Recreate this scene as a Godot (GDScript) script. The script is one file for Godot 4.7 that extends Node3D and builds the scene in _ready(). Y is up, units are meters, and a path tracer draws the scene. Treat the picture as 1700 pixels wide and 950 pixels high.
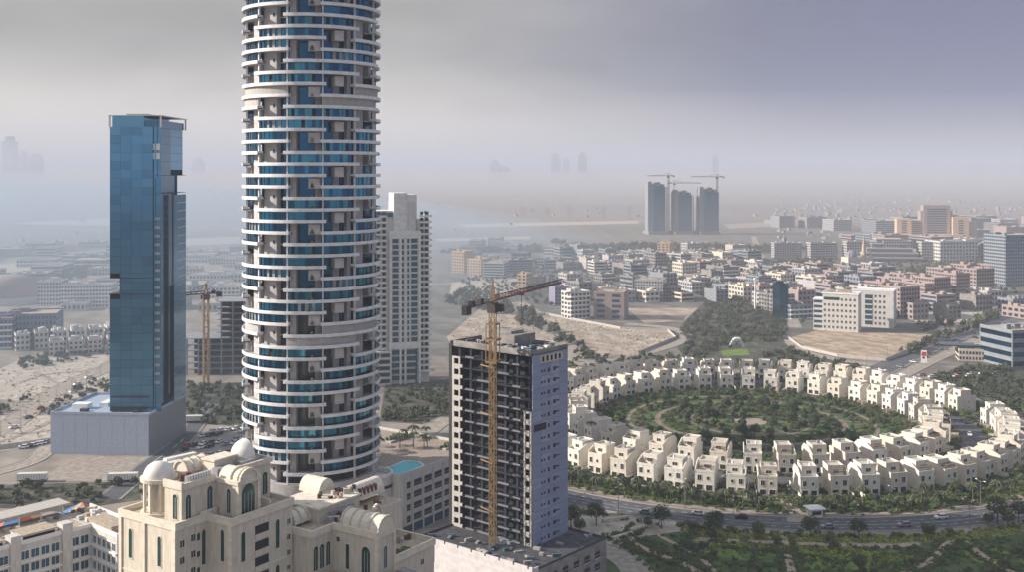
extends Node3D
# A hazy afternoon over a desert city seen from about 120 m up. Plan coordinates are Vector2(x, z) in metres, camera over the origin looking along -z.

class MB:
	var v := PackedVector3Array()
	var n := PackedVector3Array()
	var c := PackedColorArray()
	var tint := Color(1, 1, 1)
	var xf := Transform3D()
	func tri(a: Vector3, b: Vector3, d: Vector3) -> void:   # counter-clockwise seen from outside
		a = xf * a; b = xf * b; d = xf * d
		var m := (b - a).cross(d - a).normalized()
		v.append(a); v.append(d); v.append(b)
		for i in 3:
			n.append(m); c.append(tint)
	func quad(a: Vector3, b: Vector3, d: Vector3, e: Vector3) -> void:
		tri(a, b, d); tri(a, d, e)
	func stri(a: Vector3, b: Vector3, d: Vector3, na: Vector3, nb: Vector3, nd: Vector3) -> void:
		v.append(xf * a); v.append(xf * d); v.append(xf * b)
		n.append((xf.basis * na).normalized()); n.append((xf.basis * nd).normalized()); n.append((xf.basis * nb).normalized())
		for i in 3: c.append(tint)
	func box(x0: float, x1: float, y0: float, y1: float, z0: float, z1: float) -> MB:
		var p := [Vector3(x0, y0, z0), Vector3(x1, y0, z0), Vector3(x1, y0, z1), Vector3(x0, y0, z1), Vector3(x0, y1, z0), Vector3(x1, y1, z0), Vector3(x1, y1, z1), Vector3(x0, y1, z1)]
		quad(p[4], p[7], p[6], p[5]); quad(p[0], p[1], p[2], p[3])
		quad(p[3], p[2], p[6], p[7]); quad(p[1], p[0], p[4], p[5])
		quad(p[0], p[3], p[7], p[4]); quad(p[2], p[1], p[5], p[6])
		return self
	func cbox(at: Vector3, s: Vector3) -> MB:               # at = middle of the bottom face
		return box(at.x - s.x / 2, at.x + s.x / 2, at.y, at.y + s.y, at.z - s.z / 2, at.z + s.z / 2)
	func parapet(x0: float, x1: float, z0: float, z1: float, y: float, h: float, t := 0.4) -> MB:
		box(x0, x1, y, y + h, z0, z0 + t); box(x0, x1, y, y + h, z1 - t, z1)
		box(x0, x0 + t, y, y + h, z0 + t, z1 - t); box(x1 - t, x1, y, y + h, z0 + t, z1 - t)
		return self
	func prism(poly: PackedVector2Array, y0: float, y1: float) -> MB:
		var k := poly.size(); var area := 0.0
		for i in k: area += poly[i].cross(poly[(i + 1) % k])
		if area < 0: poly.reverse()
		for i in k:
			var a := poly[i]; var b := poly[(i + 1) % k]
			quad(Vector3(b.x, y0, b.y), Vector3(a.x, y0, a.y), Vector3(a.x, y1, a.y), Vector3(b.x, y1, b.y))
		var t := Geometry2D.triangulate_polygon(poly)
		for i in range(0, t.size(), 3):
			var a := poly[t[i]]; var b := poly[t[i + 1]]; var d := poly[t[i + 2]]
			if (b - a).cross(d - a) > 0: var s := b; b = d; d = s
			tri(Vector3(a.x, y1, a.y), Vector3(b.x, y1, b.y), Vector3(d.x, y1, d.y))
			tri(Vector3(a.x, y0, a.y), Vector3(d.x, y0, d.y), Vector3(b.x, y0, b.y))
		return self
	func sheet(poly: PackedVector2Array, y: float) -> MB:
		var t := Geometry2D.triangulate_polygon(poly)
		for i in range(0, t.size(), 3):
			var a := poly[t[i]]; var b := poly[t[i + 1]]; var d := poly[t[i + 2]]
			if (b - a).cross(d - a) > 0: var s := b; b = d; d = s
			tri(Vector3(a.x, y, a.y), Vector3(b.x, y, b.y), Vector3(d.x, y, d.y))
		return self
	func up_tri(a: Vector2, b: Vector2, d: Vector2, y: float) -> void:   # a level triangle that faces up whatever its order
		if (b - a).cross(d - a) > 0: var s := b; b = d; d = s
		if absf((b - a).cross(d - a)) > 1e-6: tri(Vector3(a.x, y, a.y), Vector3(b.x, y, b.y), Vector3(d.x, y, d.y))
	func ribbon(pts: PackedVector2Array, w: float, y: float, off := 0.0) -> MB:
		var l := PackedVector2Array(); var r := PackedVector2Array()
		for i in pts.size():
			var d := (pts[mini(i + 1, pts.size() - 1)] - pts[maxi(i - 1, 0)]).normalized()
			var s := Vector2(-d.y, d.x)
			l.append(pts[i] + s * (off - w / 2)); r.append(pts[i] + s * (off + w / 2))
		for i in pts.size() - 1:
			var a := [l[i], r[i], r[i + 1], l[i + 1]]
			for t in [[0, 1, 2], [0, 2, 3]]: up_tri(a[t[0]], a[t[1]], a[t[2]], y)
		return self
	func cyl(at: Vector3, r0: float, r1: float, h: float, k := 10) -> MB:
		for i in k:
			var a := TAU * i / k; var b := TAU * (i + 1) / k
			var p := Vector3(cos(a), 0, -sin(a)); var q := Vector3(cos(b), 0, -sin(b))
			var u := Vector3.UP * h
			stri(at + p * r0, at + q * r0, at + u + q * r1, p, q, q); stri(at + p * r0, at + u + q * r1, at + u + p * r1, p, q, p)
			if r1 > 0.0: tri(at + u, at + u + p * r1, at + u + q * r1)
		return self
	func beam(a: Vector3, b: Vector3, w: float) -> MB:
		var d := (b - a).normalized()
		var s := d.cross(Vector3.UP if absf(d.y) < 0.95 else Vector3.RIGHT).normalized() * (w / 2)
		var t := s.cross(d).normalized() * (w / 2)
		var e := [s + t, s - t, -s - t, -s + t]
		for i in 4:
			var j := (i + 1) % 4
			quad(a + e[j], a + e[i], b + e[i], b + e[j])
		return self
	func arc(r0: float, r1: float, y0: float, y1: float, t0: float, t1: float, k := 6) -> MB:   # a block between two radii; angle 0 faces +z, grows towards +x
		for i in k:
			var a := lerpf(t0, t1, float(i) / k); var b := lerpf(t0, t1, float(i + 1) / k)
			var p := Vector3(sin(a), 0, cos(a)); var q := Vector3(sin(b), 0, cos(b)); var l := Vector3.UP * y0; var h := Vector3.UP * y1
			stri(p * r1 + l, q * r1 + l, q * r1 + h, p, q, q); stri(p * r1 + l, q * r1 + h, p * r1 + h, p, q, p)
			stri(q * r0 + l, p * r0 + l, p * r0 + h, -q, -p, -p); stri(q * r0 + l, p * r0 + h, q * r0 + h, -q, -p, -q)
			quad(p * r0 + h, p * r1 + h, q * r1 + h, q * r0 + h); quad(p * r1 + l, p * r0 + l, q * r0 + l, q * r1 + l)
			if i == 0: quad(p * r0 + l, p * r1 + l, p * r1 + h, p * r0 + h)
			if i == k - 1: quad(q * r1 + l, q * r0 + l, q * r0 + h, q * r1 + h)
		return self
	func dome(at: Vector3, r: float, ry: float, k := 20, m := 7, a0 := 0.0, a1 := TAU) -> MB:
		for j in m:
			var e := PI / 2 * j / m; var f := PI / 2 * (j + 1) / m
			for i in k:
				var a := lerpf(a0, a1, float(i) / k); var b := lerpf(a0, a1, float(i + 1) / k)
				var p := [Vector3(cos(e) * sin(a), sin(e), cos(e) * cos(a)), Vector3(cos(e) * sin(b), sin(e), cos(e) * cos(b)), Vector3(cos(f) * sin(b), sin(f), cos(f) * cos(b)), Vector3(cos(f) * sin(a), sin(f), cos(f) * cos(a))]
				var s := Vector3(r, ry, r)
				stri(at + p[0] * s, at + p[1] * s, at + p[2] * s, p[0], p[1], p[2])
				if j < m - 1: stri(at + p[0] * s, at + p[2] * s, at + p[3] * s, p[0], p[2], p[3])
		return self
	func vault(x0: float, x1: float, y: float, z0: float, z1: float, rise: float, along_x := true, k := 10) -> MB:   # half-barrel roof with closed ends
		for i in k:
			var a := PI * i / k; var b := PI * (i + 1) / k
			var p: Array = []
			for e in [a, b]:
				var s := (1.0 - cos(e)) / 2; var h: float = y + sin(e) * rise
				if along_x: p.append(Vector3(x0, h, lerpf(z1, z0, s))); p.append(Vector3(x1, h, lerpf(z1, z0, s)))
				else: p.append(Vector3(lerpf(x0, x1, s), h, z0)); p.append(Vector3(lerpf(x0, x1, s), h, z1))
			if along_x:
				quad(p[0], p[1], p[3], p[2])
				tri(Vector3(x0, y, (z0 + z1) / 2), p[0], p[2]); tri(Vector3(x1, y, (z0 + z1) / 2), p[3], p[1])
			else:
				quad(p[0], p[1], p[3], p[2])
				tri(Vector3((x0 + x1) / 2, y, z0), p[0], p[2]); tri(Vector3((x0 + x1) / 2, y, z1), p[3], p[1])
		return self
	func mesh() -> ArrayMesh:
		var a: Array = []
		a.resize(Mesh.ARRAY_MAX)
		a[Mesh.ARRAY_VERTEX] = v; a[Mesh.ARRAY_NORMAL] = n; a[Mesh.ARRAY_COLOR] = c
		var m := ArrayMesh.new()
		if v.size(): m.add_surface_from_arrays(Mesh.PRIMITIVE_TRIANGLES, a)
		return m

var used := {}
var M := {}
var rng := RandomNumberGenerator.new()
var noise_tex := {}

func R(a: float, b: float) -> float: return rng.randf_range(a, b)
func pick(a: Array): return a[rng.randi() % a.size()]

func numbered(called: String, parent: Node) -> String:
	var key := str(parent.get_instance_id()) + called
	var k: int = used.get(key, 0)
	used[key] = k + 1
	return called if k == 0 else "%s_%03d" % [called, k]

func meta(o: Node, label: String, category := "", group := "", kind := "") -> void:
	if label: o.set_meta("label", label)
	if category: o.set_meta("category", category)
	if group: o.set_meta("group", group)
	if kind: o.set_meta("kind", kind)

func thing(called: String, label: String, category: String, at := Vector3.ZERO, turn := 0.0, group := "") -> Node3D:
	var o := Node3D.new()
	o.name = numbered(called, self)
	add_child(o, true)
	o.position = at; o.rotation.y = turn
	meta(o, label, category, group)
	return o

func place(m: Mesh, called: String, material: Material, parent: Node, at := Transform3D(), label := "") -> MeshInstance3D:
	var o := MeshInstance3D.new()
	o.mesh = m; o.name = numbered(called, parent); o.transform = at
	if material: o.material_override = material
	if label: o.set_meta("label", label)
	parent.add_child(o, true)
	return o

func part(called: String, b: MB, material: Material, parent: Node, label := "") -> MeshInstance3D:
	return place(b.mesh(), called, material, parent, Transform3D(), label)

func stuff(o: Node) -> Node:
	o.set_meta("kind", "stuff")
	return o

func land(called: String, b: MB, material: Material, label: String) -> MeshInstance3D:
	var o := place(b.mesh(), called, material, self)
	meta(o, label, called.replace("_", " "), "", "structure")
	return o

func copy(src: Node3D, at: Vector3, turn: float, label: String, group := "") -> Node3D:
	var o: Node3D = src.duplicate()
	o.name = numbered(String(src.name).trim_suffix("_proto"), self)
	add_child(o, true)
	o.position = at; o.rotation.y = turn
	meta(o, label, "", group)
	return o

func noise(key: String, seed_: int, freq: float, lo: float, hi: float, octaves := 4, kind := FastNoiseLite.TYPE_SIMPLEX_SMOOTH) -> ImageTexture:
	if not noise_tex.has(key):
		var f := FastNoiseLite.new()
		f.seed = seed_; f.frequency = freq; f.fractal_octaves = octaves; f.noise_type = kind
		var im := f.get_seamless_image(256, 256)
		im.convert(Image.FORMAT_RGB8)
		for y in 256:
			for x in 256:
				var g := lerpf(lo, hi, clampf(im.get_pixel(x, y).r, 0, 1))
				im.set_pixel(x, y, Color(g, g, g))
		noise_tex[key] = ImageTexture.create_from_image(im)
	return noise_tex[key]

func mat(key: String, linear: Color, rough := 0.85, metal := 0.0, tex := "", size := 8.0) -> StandardMaterial3D:
	var m := StandardMaterial3D.new()
	m.resource_name = key
	m.albedo_color = linear.linear_to_srgb()
	m.roughness = rough; m.metallic = metal
	if tex:
		m.albedo_texture = noise_tex[tex]
		m.uv1_triplanar = true; m.uv1_world_triplanar = true
		m.uv1_scale = Vector3.ONE / size
	M[key] = m
	return m

func materials() -> void:
	noise("fine", 3, 0.02, 0.72, 1.0, 5)
	noise("coarse", 7, 0.012, 0.66, 1.0, 5)
	noise("blotch", 11, 0.02, 0.35, 1.0, 4, FastNoiseLite.TYPE_CELLULAR)
	noise("soft", 5, 0.01, 0.86, 1.0, 3)
	noise("panel", 23, 0.03, 0.8, 1.0, 2)
	mat("sand", Color(0.35, 0.305, 0.265), 0.95, 0, "coarse", 90).vertex_color_use_as_albedo = true
	mat("sand_plot", Color(0.49, 0.405, 0.325), 0.95, 0, "coarse", 60)
	mat("orange_sand", Color(0.51, 0.39, 0.28), 0.95, 0, "coarse", 40)
	mat("pale_sand", Color(0.54, 0.48, 0.41), 0.95, 0, "fine", 30)
	mat("asphalt", Color(0.105, 0.108, 0.125), 0.9, 0, "fine", 20)
	mat("dust_road", Color(0.40, 0.35, 0.30), 0.9, 0, "fine", 20)
	mat("paving", Color(0.40, 0.33, 0.28), 0.9, 0, "fine", 9)
	mat("park_path", Color(0.27, 0.21, 0.175), 0.9, 0, "fine", 9)
	mat("tan_path", Color(0.50, 0.38, 0.28), 0.9, 0, "fine", 9)
	mat("far_teal", Color(0.015, 0.115, 0.22), 0.6, 0, "panel", 12)
	mat("tower_room", Color(0.60, 0.575, 0.57), 0.8, 0, "soft", 7)
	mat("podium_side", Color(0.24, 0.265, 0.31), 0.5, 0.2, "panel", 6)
	mat("pale_tower", Color(0.72, 0.71, 0.69), 0.75, 0, "soft", 9)
	mat("pale_trim", Color(0.82, 0.81, 0.78), 0.7, 0, "soft", 9)
	mat("kerb", Color(0.45, 0.42, 0.38), 0.9, 0, "fine", 6)
	mat("marking", Color(0.72, 0.72, 0.70), 0.8)
	mat("lawn", Color(0.075, 0.13, 0.028), 0.95, 0, "coarse", 14)
	mat("bright_lawn", Color(0.17, 0.27, 0.035), 0.95, 0, "coarse", 14)
	mat("soil", Color(0.13, 0.10, 0.07), 0.95, 0, "coarse", 12)
	mat("scrub", Color(0.13, 0.135, 0.09), 0.95, 0, "blotch", 30)
	noise("streak", 41, 0.03, 0.82, 1.0, 4)
	mat("yard", Color(0.17, 0.145, 0.12), 0.95, 0, "coarse", 9)
	mat("leaf", Color(1, 1, 1), 0.8).vertex_color_use_as_albedo = true
	M.leaf.backlight = Color(0.25, 0.3, 0.1)
	mat("leaf_house", Color(1, 1, 1), 0.9).vertex_color_use_as_albedo = true
	mat("bark", Color(0.12, 0.09, 0.065), 0.95)
	mat("white_wall", Color(0.66, 0.64, 0.62), 0.75, 0, "soft", 12)
	mat("parapet_white", Color(0.84, 0.845, 0.87), 0.6, 0, "soft", 7)
	mat("tower_wall", Color(0.47, 0.455, 0.465), 0.8, 0, "soft", 7)
	mat("cream", Color(0.70, 0.635, 0.535), 0.85, 0, "soft", 9)
	mat("cream_trim", Color(0.76, 0.69, 0.58), 0.8, 0, "soft", 5)
	mat("villa_wall", Color(0.84, 0.80, 0.73), 0.85, 0, "soft", 6)
	mat("villa_wall_b", Color(0.79, 0.725, 0.625), 0.85, 0, "soft", 5)
	mat("villa_wall_c", Color(0.71, 0.655, 0.57), 0.85, 0, "fine", 5)
	mat("villa_roof", Color(0.66, 0.60, 0.52), 0.9, 0, "fine", 5)
	mat("roof_grey", Color(0.34, 0.33, 0.32), 0.9, 0, "fine", 8)
	mat("roof_beige", Color(0.52, 0.44, 0.34), 0.9, 0, "fine", 8)
	mat("concrete", Color(0.34, 0.32, 0.31), 0.9, 0, "coarse", 12)
	mat("light_concrete", Color(0.52, 0.49, 0.46), 0.85, 0, "fine", 12)
	mat("dark_concrete", Color(0.07, 0.075, 0.09), 0.9, 0, "coarse", 9)
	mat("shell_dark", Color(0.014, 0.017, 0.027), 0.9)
	mat("metal_grey", Color(0.42, 0.43, 0.46), 0.5, 0.3, "panel", 3)
	mat("podium_panel", Color(0.43, 0.50, 0.64), 0.55, 0.1, "panel", 6)
	mat("blue_panel", Color(0.325, 0.37, 0.56), 0.5, 0.1, "panel", 5)
	mat("blue_panel_b", Color(0.305, 0.345, 0.53), 0.55, 0.1, "panel", 4)
	mat("blue_panel_c", Color(0.35, 0.39, 0.57), 0.45, 0.1, "soft", 5)
	mat("spandrel", Color(0.22, 0.225, 0.245), 0.9, 0, "fine", 6)
	mat("hoarding", Color(0.66, 0.63, 0.64), 0.7, 0, "soft", 6)
	mat("glass_blue", Color(0.04, 0.205, 0.35), 0.12, 0.95)
	mat("glass_teal", Color(0.045, 0.215, 0.28), 0.12, 0.92)
	mat("glass_deep", Color(0.015, 0.085, 0.17), 0.12, 0.9)
	mat("glass_curtain", Color(0.34, 0.36, 0.36), 0.3, 0.1)
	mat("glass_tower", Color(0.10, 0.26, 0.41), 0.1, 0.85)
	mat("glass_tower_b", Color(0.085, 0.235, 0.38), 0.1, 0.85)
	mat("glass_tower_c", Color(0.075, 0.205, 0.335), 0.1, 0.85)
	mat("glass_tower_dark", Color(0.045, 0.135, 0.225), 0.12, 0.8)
	mat("window_dark", Color(0.03, 0.04, 0.05), 0.15, 0.2)
	mat("window_green", Color(0.02, 0.075, 0.07), 0.12, 0.4)
	mat("window_blue", Color(0.05, 0.11, 0.17), 0.15, 0.5)
	mat("opening", Color(0.02, 0.02, 0.024), 0.95)
	mat("frame_white", Color(0.75, 0.74, 0.72), 0.6)
	mat("dome_white", Color(0.78, 0.75, 0.70), 0.55, 0, "soft", 5)
	mat("crane_yellow", Color(0.26, 0.17, 0.08), 0.6, 0.1)
	mat("crane_dark", Color(0.07, 0.055, 0.05), 0.7, 0.1)
	mat("rust", Color(0.12, 0.045, 0.035), 0.8)
	mat("red", Color(0.5, 0.045, 0.035), 0.6)
	mat("tent_red", Color(0.50, 0.10, 0.07), 0.7)
	mat("tent_blue", Color(0.05, 0.16, 0.42), 0.7)
	mat("tent_orange", Color(0.65, 0.36, 0.16), 0.7)
	mat("black", Color(0.02, 0.02, 0.022), 0.6)
	mat("tyre", Color(0.025, 0.025, 0.025), 0.9)
	for key in ["cream", "white_wall", "light_concrete", "villa_wall", "villa_wall_b", "villa_wall_c", "pale_tower"]:   # rain streaks and dust run down the walls
		M[key].albedo_texture = noise_tex.streak
		M[key].uv1_scale = Vector3(0.16, 0.022, 0.16)
	mat("pool_water", Color(0.04, 0.50, 0.62), 0.08)
	mat("lagoon", Color(0.55, 0.6, 0.62), 0.1, 0.2)
	mat("lamp_steel", Color(0.22, 0.22, 0.23), 0.5, 0.3)
	mat("rail_glass", Color(0.10, 0.22, 0.22), 0.15, 0.3)

func sky_picture() -> ImageTexture:
	var w := 1024; var h := 512
	var im := Image.create(w, h, false, Image.FORMAT_RGBF)
	var f := FastNoiseLite.new()
	f.seed = 21; f.frequency = 1.0; f.fractal_octaves = 4
	var sun := Vector3(-0.9, 0.42, -0.05).normalized()
	for y in h:
		var e := PI / 2 - PI * (y + 0.5) / h
		for x in w:
			var az := TAU * (x + 0.5) / w                        # 0 looks along -z, grows to the right
			var d := Vector3(cos(e) * sin(az), sin(e), -cos(e) * cos(az))
			var deg := rad_to_deg(e)
			var col: Color
			var left := smoothstep(0.36, -0.14, sin(az) * cos(e))           # 1 on the sun's side
			var low := SKY_LOW_R.lerp(SKY_LOW_L, left)
			var mid := SKY_MID_R.lerp(SKY_MID_L, left)
			var top := SKY_TOP_R.lerp(SKY_TOP_L, left)
			col = low.lerp(mid, smoothstep(0.0, 1.4, deg)).lerp(top, smoothstep(lerpf(0.7, 1.8, left), lerpf(4.2, 7.0, left), deg))
			col = col.lerp(Color(0.31, 0.34, 0.39), smoothstep(11, 45, deg))
			var cl := f.get_noise_3d(d.x * 3.0, d.y * 16.0, d.z * 3.0) * 0.6 + f.get_noise_3d(d.x * 9.0 + 5, d.y * 30.0, d.z * 9.0) * 0.4
			var amt := 0.27 * smoothstep(0.5, 4.0, deg) * smoothstep(80, 40, deg)
			col = col * (1.0 + amt * cl)
			var s := maxf(0, d.dot(sun))
			col += Color(0.5, 0.38, 0.25) * (0.75 * pow(s, 10.0) + 0.1 * pow(s, 3.0))
			if deg < 0: col = Color(0.2, 0.18, 0.17)
			im.set_pixel(x, y, col)
	return ImageTexture.create_from_image(im)

const SKY_LOW_L := Color(0.46, 0.415, 0.365)
const SKY_LOW_R := Color(0.16, 0.132, 0.14)
const SKY_MID_L := Color(0.47, 0.425, 0.37)
const SKY_MID_R := Color(0.112, 0.097, 0.122)
const SKY_TOP_L := Color(0.23, 0.22, 0.207)
const SKY_TOP_R := Color(0.083, 0.087, 0.150)

func _ready() -> void:
	rng.seed = 4242
	# camera, sky, sun, air
	var cam := Camera3D.new()
	cam.name = "camera"
	cam.position = Vector3(0, 120, 0)
	cam.projection = Camera3D.PROJECTION_FRUSTUM
	cam.near = 1.0; cam.far = 60000.0
	cam.size = 950.0 / 1800.0
	cam.frustum_offset = Vector2(0, -190.0 / 1800.0)
	add_child(cam)
	cam.current = true
	var env := Environment.new()
	env.background_mode = Environment.BG_SKY
	env.sky = Sky.new()
	var pano := PanoramaSkyMaterial.new()
	pano.panorama = sky_picture()
	env.sky.sky_material = pano
	env.background_energy_multiplier = 1.08
	env.tonemap_mode = Environment.TONE_MAPPER_LINEAR
	env.tonemap_exposure = 1.66
	env.fog_enabled = true
	env.fog_density = 0.00014
	env.fog_light_color = Color(0.86, 0.91, 1.0)
	env.volumetric_fog_enabled = true; env.volumetric_fog_density = 0.0   # the bank of haze on the sun's side is a volume of its own
	env.sdfgi_enabled = true; env.ssao_enabled = true; env.ssil_enabled = true
	var we := WorldEnvironment.new()
	we.name = "world"
	we.environment = env
	add_child(we)
	var sun := DirectionalLight3D.new()
	sun.name = "sun"
	sun.light_color = Color(1.0, 0.955, 0.90)
	sun.light_energy = 1.6
	sun.light_angular_distance = 0.6
	sun.shadow_enabled = true
	add_child(sun)
	sun.look_at_from_position(Vector3(-0.90, 0.42, -0.015) * 100.0, Vector3.ZERO)
	var bank := FogVolume.new()
	bank.name = "haze_bank"
	bank.shape = RenderingServer.FOG_VOLUME_SHAPE_ELLIPSOID
	bank.size = Vector3(2000, 244, 2400)
	bank.position = Vector3(-920, 0, -1480)
	var fm := FogMaterial.new()
	fm.density = 0.0003; fm.albedo = Color(0.80, 0.90, 1.0)
	bank.material = fm
	meta(bank, "bluish white haze bank over the plain on the left", "haze", "", "stuff")
	add_child(bank)
	for k in 2:                                           # the bank thins out towards its rim
		var rim := bank.duplicate()
		rim.name = "haze_bank_%03d" % (k + 3)
		rim.size = Vector3(2000 + 500.0 * (k + 1), 244 - 16.0 * k, 2400 + 560.0 * (k + 1))
		rim.position.x -= 190.0 * (k + 1)
		var thin := fm.duplicate()
		thin.density = [0.00024, 0.00018][k]
		rim.material = thin
		add_child(rim)
	var far_bank := FogVolume.new()
	far_bank.name = "haze_bank_001"
	far_bank.shape = RenderingServer.FOG_VOLUME_SHAPE_ELLIPSOID
	far_bank.size = Vector3(22000, 250, 13000)
	far_bank.position = Vector3(0, 0, -7050)
	var fm2 := FogMaterial.new()
	fm2.density = 0.00017; fm2.albedo = Color(0.92, 0.90, 0.92)
	far_bank.material = fm2
	meta(far_bank, "pale haze thickening over the far plain and the skyline", "haze", "", "stuff")
	add_child(far_bank)
	var high := far_bank.duplicate()                      # the same air reaching higher, and thinner there
	high.name = "haze_bank_002"
	high.size = Vector3(23000, 800, 13600)
	var fm3 := fm2.duplicate()
	fm3.density = 0.00004
	high.material = fm3
	add_child(high)
	materials()
	build_land()
	build_round_tower()
	build_tower_podium()
	build_glass_tower()
	build_slab_tower()
	build_site_tower()
	build_domed_block()
	build_vaulted_block()
	build_hotel()
	build_villas()
	build_city()
	build_green()
	build_small()

const RC := Vector2(114, -520)      # middle of the ring of villas
const TC := Vector2(-66.3, -360)    # middle of the round tower

func ring(r0: float, r1: float, a0: float, a1: float, k: int) -> PackedVector2Array:
	var p := PackedVector2Array()
	for i in k + 1: p.append(RC + Vector2(sin(lerpf(a0, a1, float(i) / k)), cos(lerpf(a0, a1, float(i) / k))) * r1)
	for i in k + 1: p.append(RC + Vector2(sin(lerpf(a1, a0, float(i) / k)), cos(lerpf(a1, a0, float(i) / k))) * r0)
	return p

func circle_line(r: float, a0: float, a1: float, k := 64) -> PackedVector2Array:
	var p := PackedVector2Array()
	for i in k + 1: p.append(RC + Vector2(sin(lerpf(a0, a1, float(i) / k)), cos(lerpf(a0, a1, float(i) / k))) * r)
	return p

func smooth(p: PackedVector2Array, per := 8) -> PackedVector2Array:
	var c := Curve2D.new()
	for i in p.size():
		var t := (p[mini(i + 1, p.size() - 1)] - p[maxi(i - 1, 0)]) / 6.0
		c.add_point(p[i], -t, t)
	return c.tessellate(5, 2.0)

func ground() -> void:
	var b := MB.new()
	var f := FastNoiseLite.new()
	f.seed = 9; f.frequency = 0.0016; f.fractal_octaves = 5
	var g := FastNoiseLite.new()
	g.seed = 31; g.frequency = 0.0009; g.fractal_octaves = 4
	var rings := [0.0]
	var r := 60.0
	while r < 26000.0:
		rings.append(r); r *= 1.085
	var seg := 150
	var col := func(p: Vector2) -> Color:
		var q := Vector2(p.x * 0.55, p.y)
		var d := p.length()
		var t := f.get_noise_2dv(q) * 0.9
		var c := Color(1, 1, 1).lerp(Color(1.22, 1.18, 1.15), clampf(t * 2.0, 0, 1)).lerp(Color(0.78, 0.78, 0.8), clampf(-t * 2.0, 0, 1))
		var veg := clampf(g.get_noise_2dv(q) * 3.2 - 0.25, 0, 1) * smoothstep(500, 1100, d) * smoothstep(9000, 4000, d)
		c = c.lerp(Color(0.42, 0.48, 0.40), veg * 0.75)
		# the built-up quarters stand on greyer, greener ground than the bare plots; so does the town behind the viewer
		var town := smoothstep(-160, -60, p.x) * smoothstep(-620, -760, p.y) * smoothstep(-2300, -1700, p.y)
		town = maxf(town, smoothstep(-240, -100, p.y))
		c = c.lerp(Color(0.40, 0.47, 0.50) * (1.0 + 0.9 * f.get_noise_2dv(q * 3.0)), town * 0.85)
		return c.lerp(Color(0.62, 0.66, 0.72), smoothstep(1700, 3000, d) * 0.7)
	for i in rings.size() - 1:
		for k in seg:
			var a0 := TAU * k / seg; var a1 := TAU * (k + 1) / seg
			var p := [Vector2(sin(a0), -cos(a0)) * rings[i], Vector2(sin(a1), -cos(a1)) * rings[i], Vector2(sin(a1), -cos(a1)) * rings[i + 1], Vector2(sin(a0), -cos(a0)) * rings[i + 1]]
			for t in ([[0, 2, 1], [0, 3, 2]] if i else [[0, 3, 2]]):
				for j in t:
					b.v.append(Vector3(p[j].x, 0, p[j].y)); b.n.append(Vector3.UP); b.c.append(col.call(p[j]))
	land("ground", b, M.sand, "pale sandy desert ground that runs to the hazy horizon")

func road(pts: PackedVector2Array, w: float, label: String, y := 0.06, material := "asphalt", kerbs := true, lines := true) -> void:
	var p := smooth(pts)
	var o := land("road", MB.new().ribbon(p, w, y), M[material], label)
	if kerbs:
		var k := MB.new()
		for s in [-1, 1]:
			var q := PackedVector2Array()
			for i in p.size():
				var d := (p[mini(i + 1, p.size() - 1)] - p[maxi(i - 1, 0)]).normalized()
				q.append(p[i] + Vector2(-d.y, d.x) * s * (w / 2 + 0.2))
			for i in q.size() - 1:
				k.beam(Vector3(q[i].x, 0.05, q[i].y), Vector3(q[i + 1].x, 0.05, q[i + 1].y), 0.36)
		part("kerb", k, M.kerb, o)
	if lines:
		var m := MB.new()
		var run := 0.0
		for i in p.size() - 1:
			run += p[i].distance_to(p[i + 1])
			if fmod(run, 9.0) < 4.5: m.ribbon(PackedVector2Array([p[i], p[i].lerp(p[i + 1], 0.6)]), 0.25, y + 0.03)
		m.ribbon(p, 0.14, y + 0.03, w / 2 - 0.5); m.ribbon(p, 0.14, y + 0.03, -w / 2 + 0.5)
		part("lane_marking", m, M.marking, o)

func plot(called: String, pts: Array, material: String, label: String, y := 0.03) -> void:
	land(called, MB.new().sheet(PackedVector2Array(pts), y), M[material], label)

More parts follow.
